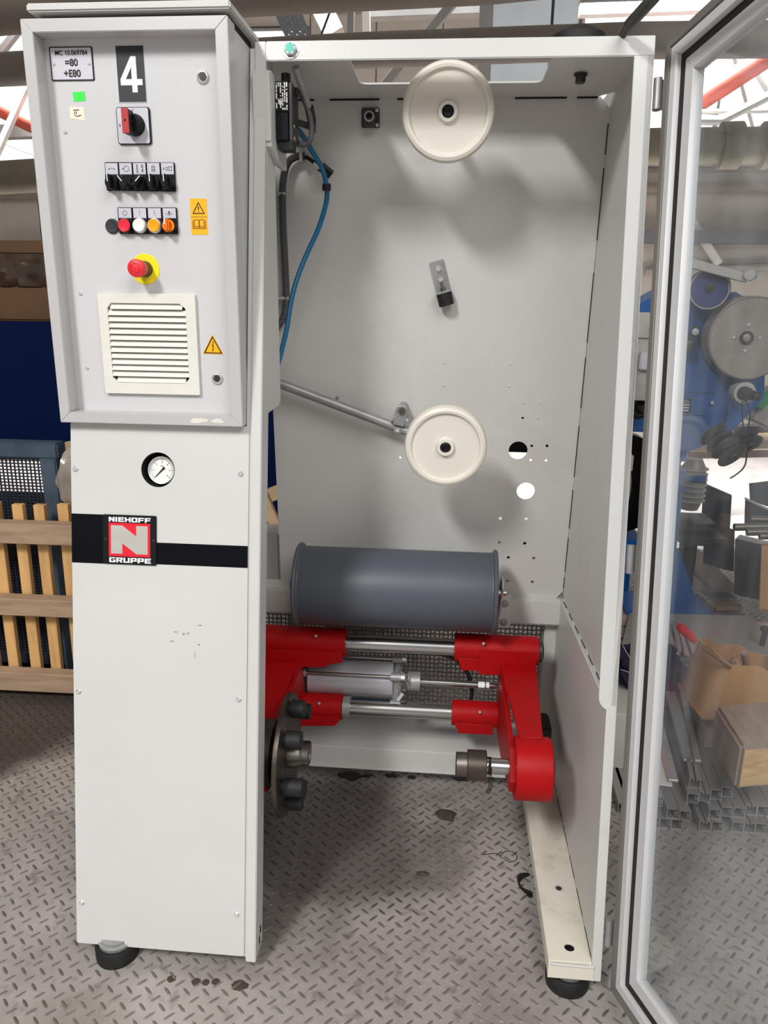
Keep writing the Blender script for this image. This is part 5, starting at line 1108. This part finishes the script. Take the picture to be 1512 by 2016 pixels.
tag(MB().bar((1.4339,4.7000,0.6977), (2.1642,4.7000,0.7486), .30, .05).build('workbench', 'wood_pale', None, .004, 1), 'pale bench edge running behind the hanging rollers', 'bench')
tag(MB().bar((1.5027,4.9000,0.5954), (2.2691,4.9000,0.6337), .10, .05).build('bench_rail', 'wood_old', None, .004, 1), 'lower timber rail under the pale bench edge', 'rail')
tag(MB().bar((1.5823,4.4000,0.8335), (2.0155,4.4000,0.8647), .10, .04).build('steel_rail', 'steel_dull', None, .004, 1), 'grey steel rail lying along the pale bench', 'rail')
gr = MB().bar((1.6323,4.2000,0.8943), (1.7158,4.2000,1.0764), .13, .10, (0, 1, 0)).build('power_tool', 'grey_cast', None, .015); tag(gr, 'grey and green power tool at the right edge beyond the blue machine', 'power tool')
MB().bar((1.6037,4.1300,0.9896), (1.6627,4.1300,1.0777), .045, .03, (0, 1, 0)).build('tool_grip', 'green_tool', gr, .005)
# gap between machine and glass door: reel of cable, holder
cr_ = tag(MB().pipe((.86, 3.86, .62), (.86, 4.0, .62), .26, .03, 40).build('cable_reel', 'black'), 'black cable reel seen in the gap beside the glass door', 'reel')
tag(MB().tube([(.80, 3.78, .82), (.885, 3.77, .74), (.905, 3.77, .62), (.885, 3.77, .50), (.82, 3.77, .42)], .008, 8, 6).build('loose_cable', 'grey_clip'), 'pale loose cable curving in front of the black reel', 'cable')
tag(MB().box((.70, 3.74, .30), (1.0, 4.1, .36)).box((.74, 3.8, 0), (.96, 4.0, .30)).build('reel_stand', 'blue_bright', None, .004), 'blue stand beneath the black cable reel', 'stand')
tag(MB().box((.735, 3.20, .82), (.775, 3.30, .90)).cyl((.755, 3.25, .12), (.755, 3.25, .82), .012, n=12).cyl((.755,3.25,.0985),(.755,3.25,.12),.06,n=20).build('pendant_holder', 'grey_clip', None, .008), 'pale plastic holder on a thin stand beside the reel', 'holder')
# big flat sheet on a support
sp_ = thing('support_pallet', 'low pallet carrying the wide grey sheet', 'pallet', (.95, 2.85, 0))
for x in (.66, .98, 1.34): MB().box((x, 2.62, 0), (x + .10, 3.10, .20)).build('bearer', 'wood_old', sp_)
for k in range(4): MB().box((.60, 2.62 + k * .125, .201), (1.50, 2.72 + k * .125, .222)).build('deck_board', 'wood_old', sp_, .002, 1)
a, b, c, d = [V(p) for p in ((0.7912,3.0736,0.2450), (1.2924,3.0988,0.2450), (1.3094,2.7257,0.2450), (0.6427,2.6011,0.2450))]
tag(MB().hexa([a, b, c, d] + [q - V((0, 0, .020)) for q in (a, b, c, d)]).build('grey_sheet', 'sheet', None, .001, 1), 'wide mottled grey sheet lying flat behind the cardboard box', 'sheet')
bl = MB().lathe((1.2282,2.8024,0.2460), (0.05, -.05, 1), [(.010, 0), (.010, .055), (.020, .062), (.020, .075), (0, .075)], 6).build('loose_bolt', 'iron_dark'); tag(bl, 'large steel bolt standing head up on the grey sheet', 'bolt')
tag(MB().box((1.15, 2.60, .246), (1.28, 2.66, .262)).build('blue_block', 'blue_bright', None, .002), 'small bright blue block beside the bolt', 'block')
for k, (a, b) in enumerate((((0.8754,2.8906,0.2520), (0.8533,2.6688,0.2520)), ((0.8956,2.8933,0.2540), (0.8736,2.6626,0.2520)), ((0.9430,2.9594,0.2560), (0.8857,2.6812,0.2560)), ((0.9632,2.9663,0.2540), (0.9037,2.6534,0.2540)), ((0.9608,2.8519,0.2520), (0.9325,2.6275,0.2520)))):
    tag(MB().bar(a, b, .018, .012).build('flat_bar', 'profile', None, .001, 1), 'thin grey flat bar lying on the sheet, %s from the left' % ('first', 'second', 'third', 'fourth', 'fifth')[k], 'bar', 'flat bars on the grey sheet')

# ---- aluminium profiles stacked on the floor
def profile(px, z, dx, slotted, L, label):
    c = V(px); d = V((dx, 1, 0)).normalized(); sx = V((d.y, -d.x, 0)); h = .0165; t = .0022
    fn = lambda a, q: c + sx * a + V((0, 0, q))
    if slotted:
        o_ = [(-h, -h), (h, -h), (h, h), (.003, h), (.003, h - .009), (.003 + t, h - .009), (.003 + t, h - t), (h - t, h - t), (h - t, -h + t), (-h + t, -h + t), (-h + t, h - t), (-.003 - t, h - t), (-.003 - t, h - .009), (-.003, h - .009), (-.003, h), (-h, h)]
        b = MB().prism(o_, fn, d * L)
    else:
        k = h - t
        hole = [(-k, -k), (k, -k), (k, -.0045), (k - .009, -.0045), (k - .009, -.0025), (k, -.0025), (k, .0025), (k - .009, .0025), (k - .009, .0045), (k, .0045), (k, k), (-k, k)]
        b = MB().prism(rect2(-h, -h, h, h), fn, d * L, [hole])
    tag(b.build('aluminium_profile', 'profile'), label, 'profile', 'aluminium profiles stacked on the floor')
rows = [('bottom', .0166, [((0.5734,2.0593,0.0166), .02, 0), ((0.5949,1.9546,0.0166), .02, 0), ((0.6493,2.0021,0.0166), .03, 0), ((0.6816,2.0020,0.0166), .03, 0), ((0.7151,2.0008,0.0166), .03, 0), ((0.7967,2.0023,0.0166), .05, 1), ((0.8321,2.0037,0.0166), .05, 0), ((0.8927,2.0065,0.0166), .03, 0), ((0.9265,2.0077,0.0166), .03, 1), ((0.9590,2.0077,0.0166), .03, 0), ((0.9955,2.0069,0.0166), .03, 0)]),
        ('second', .0498, [((0.6348,2.0020,0.0498), .02, 0), ((0.6999,2.0041,0.0498), .03, 0), ((0.7341,1.9983,0.0498), .03, 0), ((0.8235,2.0145,0.0498), .05, 0), ((0.8648,2.0293,0.0498), .05, 0), ((0.9007,2.0295,0.0498), .05, 0), ((0.9400,2.0453,0.0498), .05, 1), ((0.9732,2.0440,0.0498), .05, 0), ((1.0087,2.0453,0.0498), .05, 0)]),
        ('third', .083, [((0.6542,2.0112,0.0830), .02, 0), ((0.7641,2.0370,0.0830), .10, 0), ((0.8022,2.0482,0.0830), .10, 1), ((0.8406,2.0645,0.0830), .10, 0), ((0.8771,2.0807,0.0830), .10, 0)]),
        ('top', .1162, [((0.7742,2.0642,0.1162), .19, 1)])]
nth = ('first', 'second', 'third', 'fourth', 'fifth', 'sixth', 'seventh', 'eighth', 'ninth', 'tenth', 'eleventh')
for rn, z, L_ in rows:
    for i, (px, dx, sl) in enumerate(L_):
        profile(px, z, dx, sl, .56 if rn in ('bottom', 'second') else .50, '%s aluminium profile, %s from the left in the %s row of the floor stack' % ('slotted' if sl else 'square', nth[i], rn))
plank('pale flat strip with a hole, lying on the left of the profile stack', (0.7235,2.3885,0.1500), (0.6745,2.0510,0.1120), .062, .003, 'strip', 'metal_strip', 'strip')
plank('narrow grey angle strip beside the pale strip on the profile stack', (0.7342,2.3757,0.1620), (0.7101,2.0605,0.1220), .030, .010, 'profile', 'metal_strip', 'strip')
plank('wide grey bar lying on top of the profiles below the cardboard box', (0.8218,2.5599,0.1750), (0.7874,2.1642,0.1250), .038, .012, 'profile', 'metal_bar', 'bar')
plank('slim grey bar beside the wide bar below the cardboard box', (0.8699,2.5727,0.1750), (0.8040,2.1433,0.1400), .020, .012, 'profile', 'metal_bar', 'bar')
# packing under the box, box, tools, block
tag(MB().box((.87, 2.29, .101), (1.24, 2.58, .170)).build('packing_board', 'wood_old', None, .003, 1), 'timber packing under the cardboard box on the profiles', 'timber')
bx_ = thing('cardboard_box', 'torn open cardboard box tilted on the aluminium profiles with tools inside', 'box', (.95, 2.3, .2))
A, B_, Cc, D_ = [V(p) for p in ((0.8125,2.4600,0.2377), (0.8426,2.2700,0.2157), (1.1723,2.3100,0.1760), (1.2078,2.5800,0.1707))]
a, b, c, d = [V(p) for p in ((0.8632,2.4800,0.4086), (0.9069,2.2900,0.4104), (1.1838,2.3400,0.3397), (1.1468,2.6000,0.3092))]
def chaikin(q, k, t):
    for _ in range(k):
        q = [p for i in range(len(q)) for p in (q[i].lerp(q[(i + 1) % len(q)], t), q[i].lerp(q[(i + 1) % len(q)], 1 - t))]
    return q
lo_, hi_ = chaikin([A, B_, Cc, D_], 3, .12), chaikin([a, b, c, d], 3, .12)
ctr = sum(lo_, V((0, 0, 0))) / len(lo_); mb = MB(); rows_ = []; rr_ = random.Random(4)
def resample(q, n):
    L = [0]
    for i in range(len(q)): L.append(L[-1] + (q[(i + 1) % len(q)] - q[i]).length)
    out = []
    for k in range(n):
        t = L[-1] * k / n; i = max(j for j in range(len(q)) if L[j] <= t); out.append(q[i].lerp(q[(i + 1) % len(q)], (t - L[i]) / (L[i + 1] - L[i])))
    return out
lo_, hi_ = resample(lo_, 64), resample(hi_, 64)
for i in range(64):
    l_, h_ = lo_[i], hi_[i] + V((0, 0, .008 * math.sin(i * .55) + rr_.uniform(-.0025, .0025)))
    n_ = (l_ - ctr); n_.z = 0; n_ = n_.normalized() * .005
    rows_.append([mb.bm.verts.new(v) for v in (l_, l_.lerp(h_, .5) + n_ * .8, h_, h_ - n_, l_.lerp(h_, .5) - n_ * .2, l_ - n_)])
for i in range(64):
    p_, q_ = rows_[i], rows_[(i + 1) % 64]
    for k in range(6): mb.bm.faces.new((p_[k], q_[k], q_[(k + 1) % 6], p_[(k + 1) % 6]))
mb.build('box_wall', 'card', bx_, smooth=50)
MB().hexa([A, B_, Cc, D_] + [q + V((0, 0, .006)) for q in (A, B_, Cc, D_)]).build('box_bottom', 'card', bx_)
fl_ = thing('hand_file', 'file with a red handle leaning on the rim of the cardboard box', 'file', (0.8123,2.2500,0.4839))
MB().lathe((0.7171,2.2100,0.5633), V((0.7999,2.2350,0.4852)) - V((0.7171,2.2100,0.5633)), [(0, 0), (.010, .002), (.0145, .012), (.013, .035), (.0145, .055), (.0115, .078), (.009, .086), (0, .086)], 20).build('handle', 'handle_red', fl_)
MB().bar((0.7920,2.2320,0.4931), (0.9193,2.3000,0.3884), .016, .008).build('blade', 'file', fl_, .001, 1)
tag(MB().cyl((1.0463,2.4500,0.2892), (1.0074,2.4200,0.3884), .0125, n=20).build('dusty_tube', 'pink_tube', None, .003), 'dusty pinkish tube standing inside the cardboard box', 'tube')
tag(MB().cyl((0.9620,2.4000,0.3698), (0.9919,2.3900,0.3395), .012, n=16).cyl((0.9607,2.4000,0.3550), (0.9746,2.3900,0.3718), .009, n=12).build('tube_fitting', 'pink_tube', None, .002), 'small dusty fitting beside the tube inside the cardboard box', 'fitting')
tb, zb = .310, .168
ft = [(0.8492,1.9644,0.3100), (1.0398,2.0104,0.3100), (1.0282,2.2453,0.3100), (0.8513,2.1947,0.3100)]
dn = V((0, 0, zb - tb))
wk = MB().hexa([V(p) + dn for p in ft] + [V(p) for p in ft]).build('wood_block', 'block_top', None, .010, 2)
tag(wk, 'thick weathered wood block with a pale sawn end, right front on the profiles', 'block')
f0, f1 = V(ft[0]), V(ft[1]); nf = (f1 - f0).cross(V((0, 0, -1))).normalized()
if nf.y > 0: nf = -nf
e0, e1 = f0.lerp(f1, .06), f0.lerp(f1, .94); dz = V((0, 0, .012))
MB().hexa([e0 + dn + dz, e1 + dn + dz, e1 - dz, e0 - dz] + [q + nf * .0015 for q in (e0 + dn + dz, e1 + dn + dz, e1 - dz, e0 - dz)]).build('sawn_end', 'wood_end', wk)
tag(lump((0.7068,2.4600,0.2994), (.105, .08, .085), .45, 7.1, 4).build('checked_rag', 'rag'), 'dark blue checked rag bundled beside the cardboard box', 'rag')
for k, (q0, q1, q2) in enumerate((((0.5856,2.3200,0.4390), (0.6040,2.3100,0.4089), (0.6215,2.3200,0.3833)), ((0.5846,2.3100,0.3573), (0.6020,2.3000,0.3561), (0.6249,2.3100,0.3414)))): 
    tag(MB().tube([q0, q1, q2], .0012, 5, 4).build('rag_thread', 'string'), 'pale thread on the dark rag, %s from the left' % nth[k], 'thread', 'threads on the rag')
tag(MB().box((.56, 2.25, .0), (.645, 2.62, .23)).build('pale_slab', 'strip', None, .004), 'pale slab standing on the floor in the gap beside the glass door', 'slab')
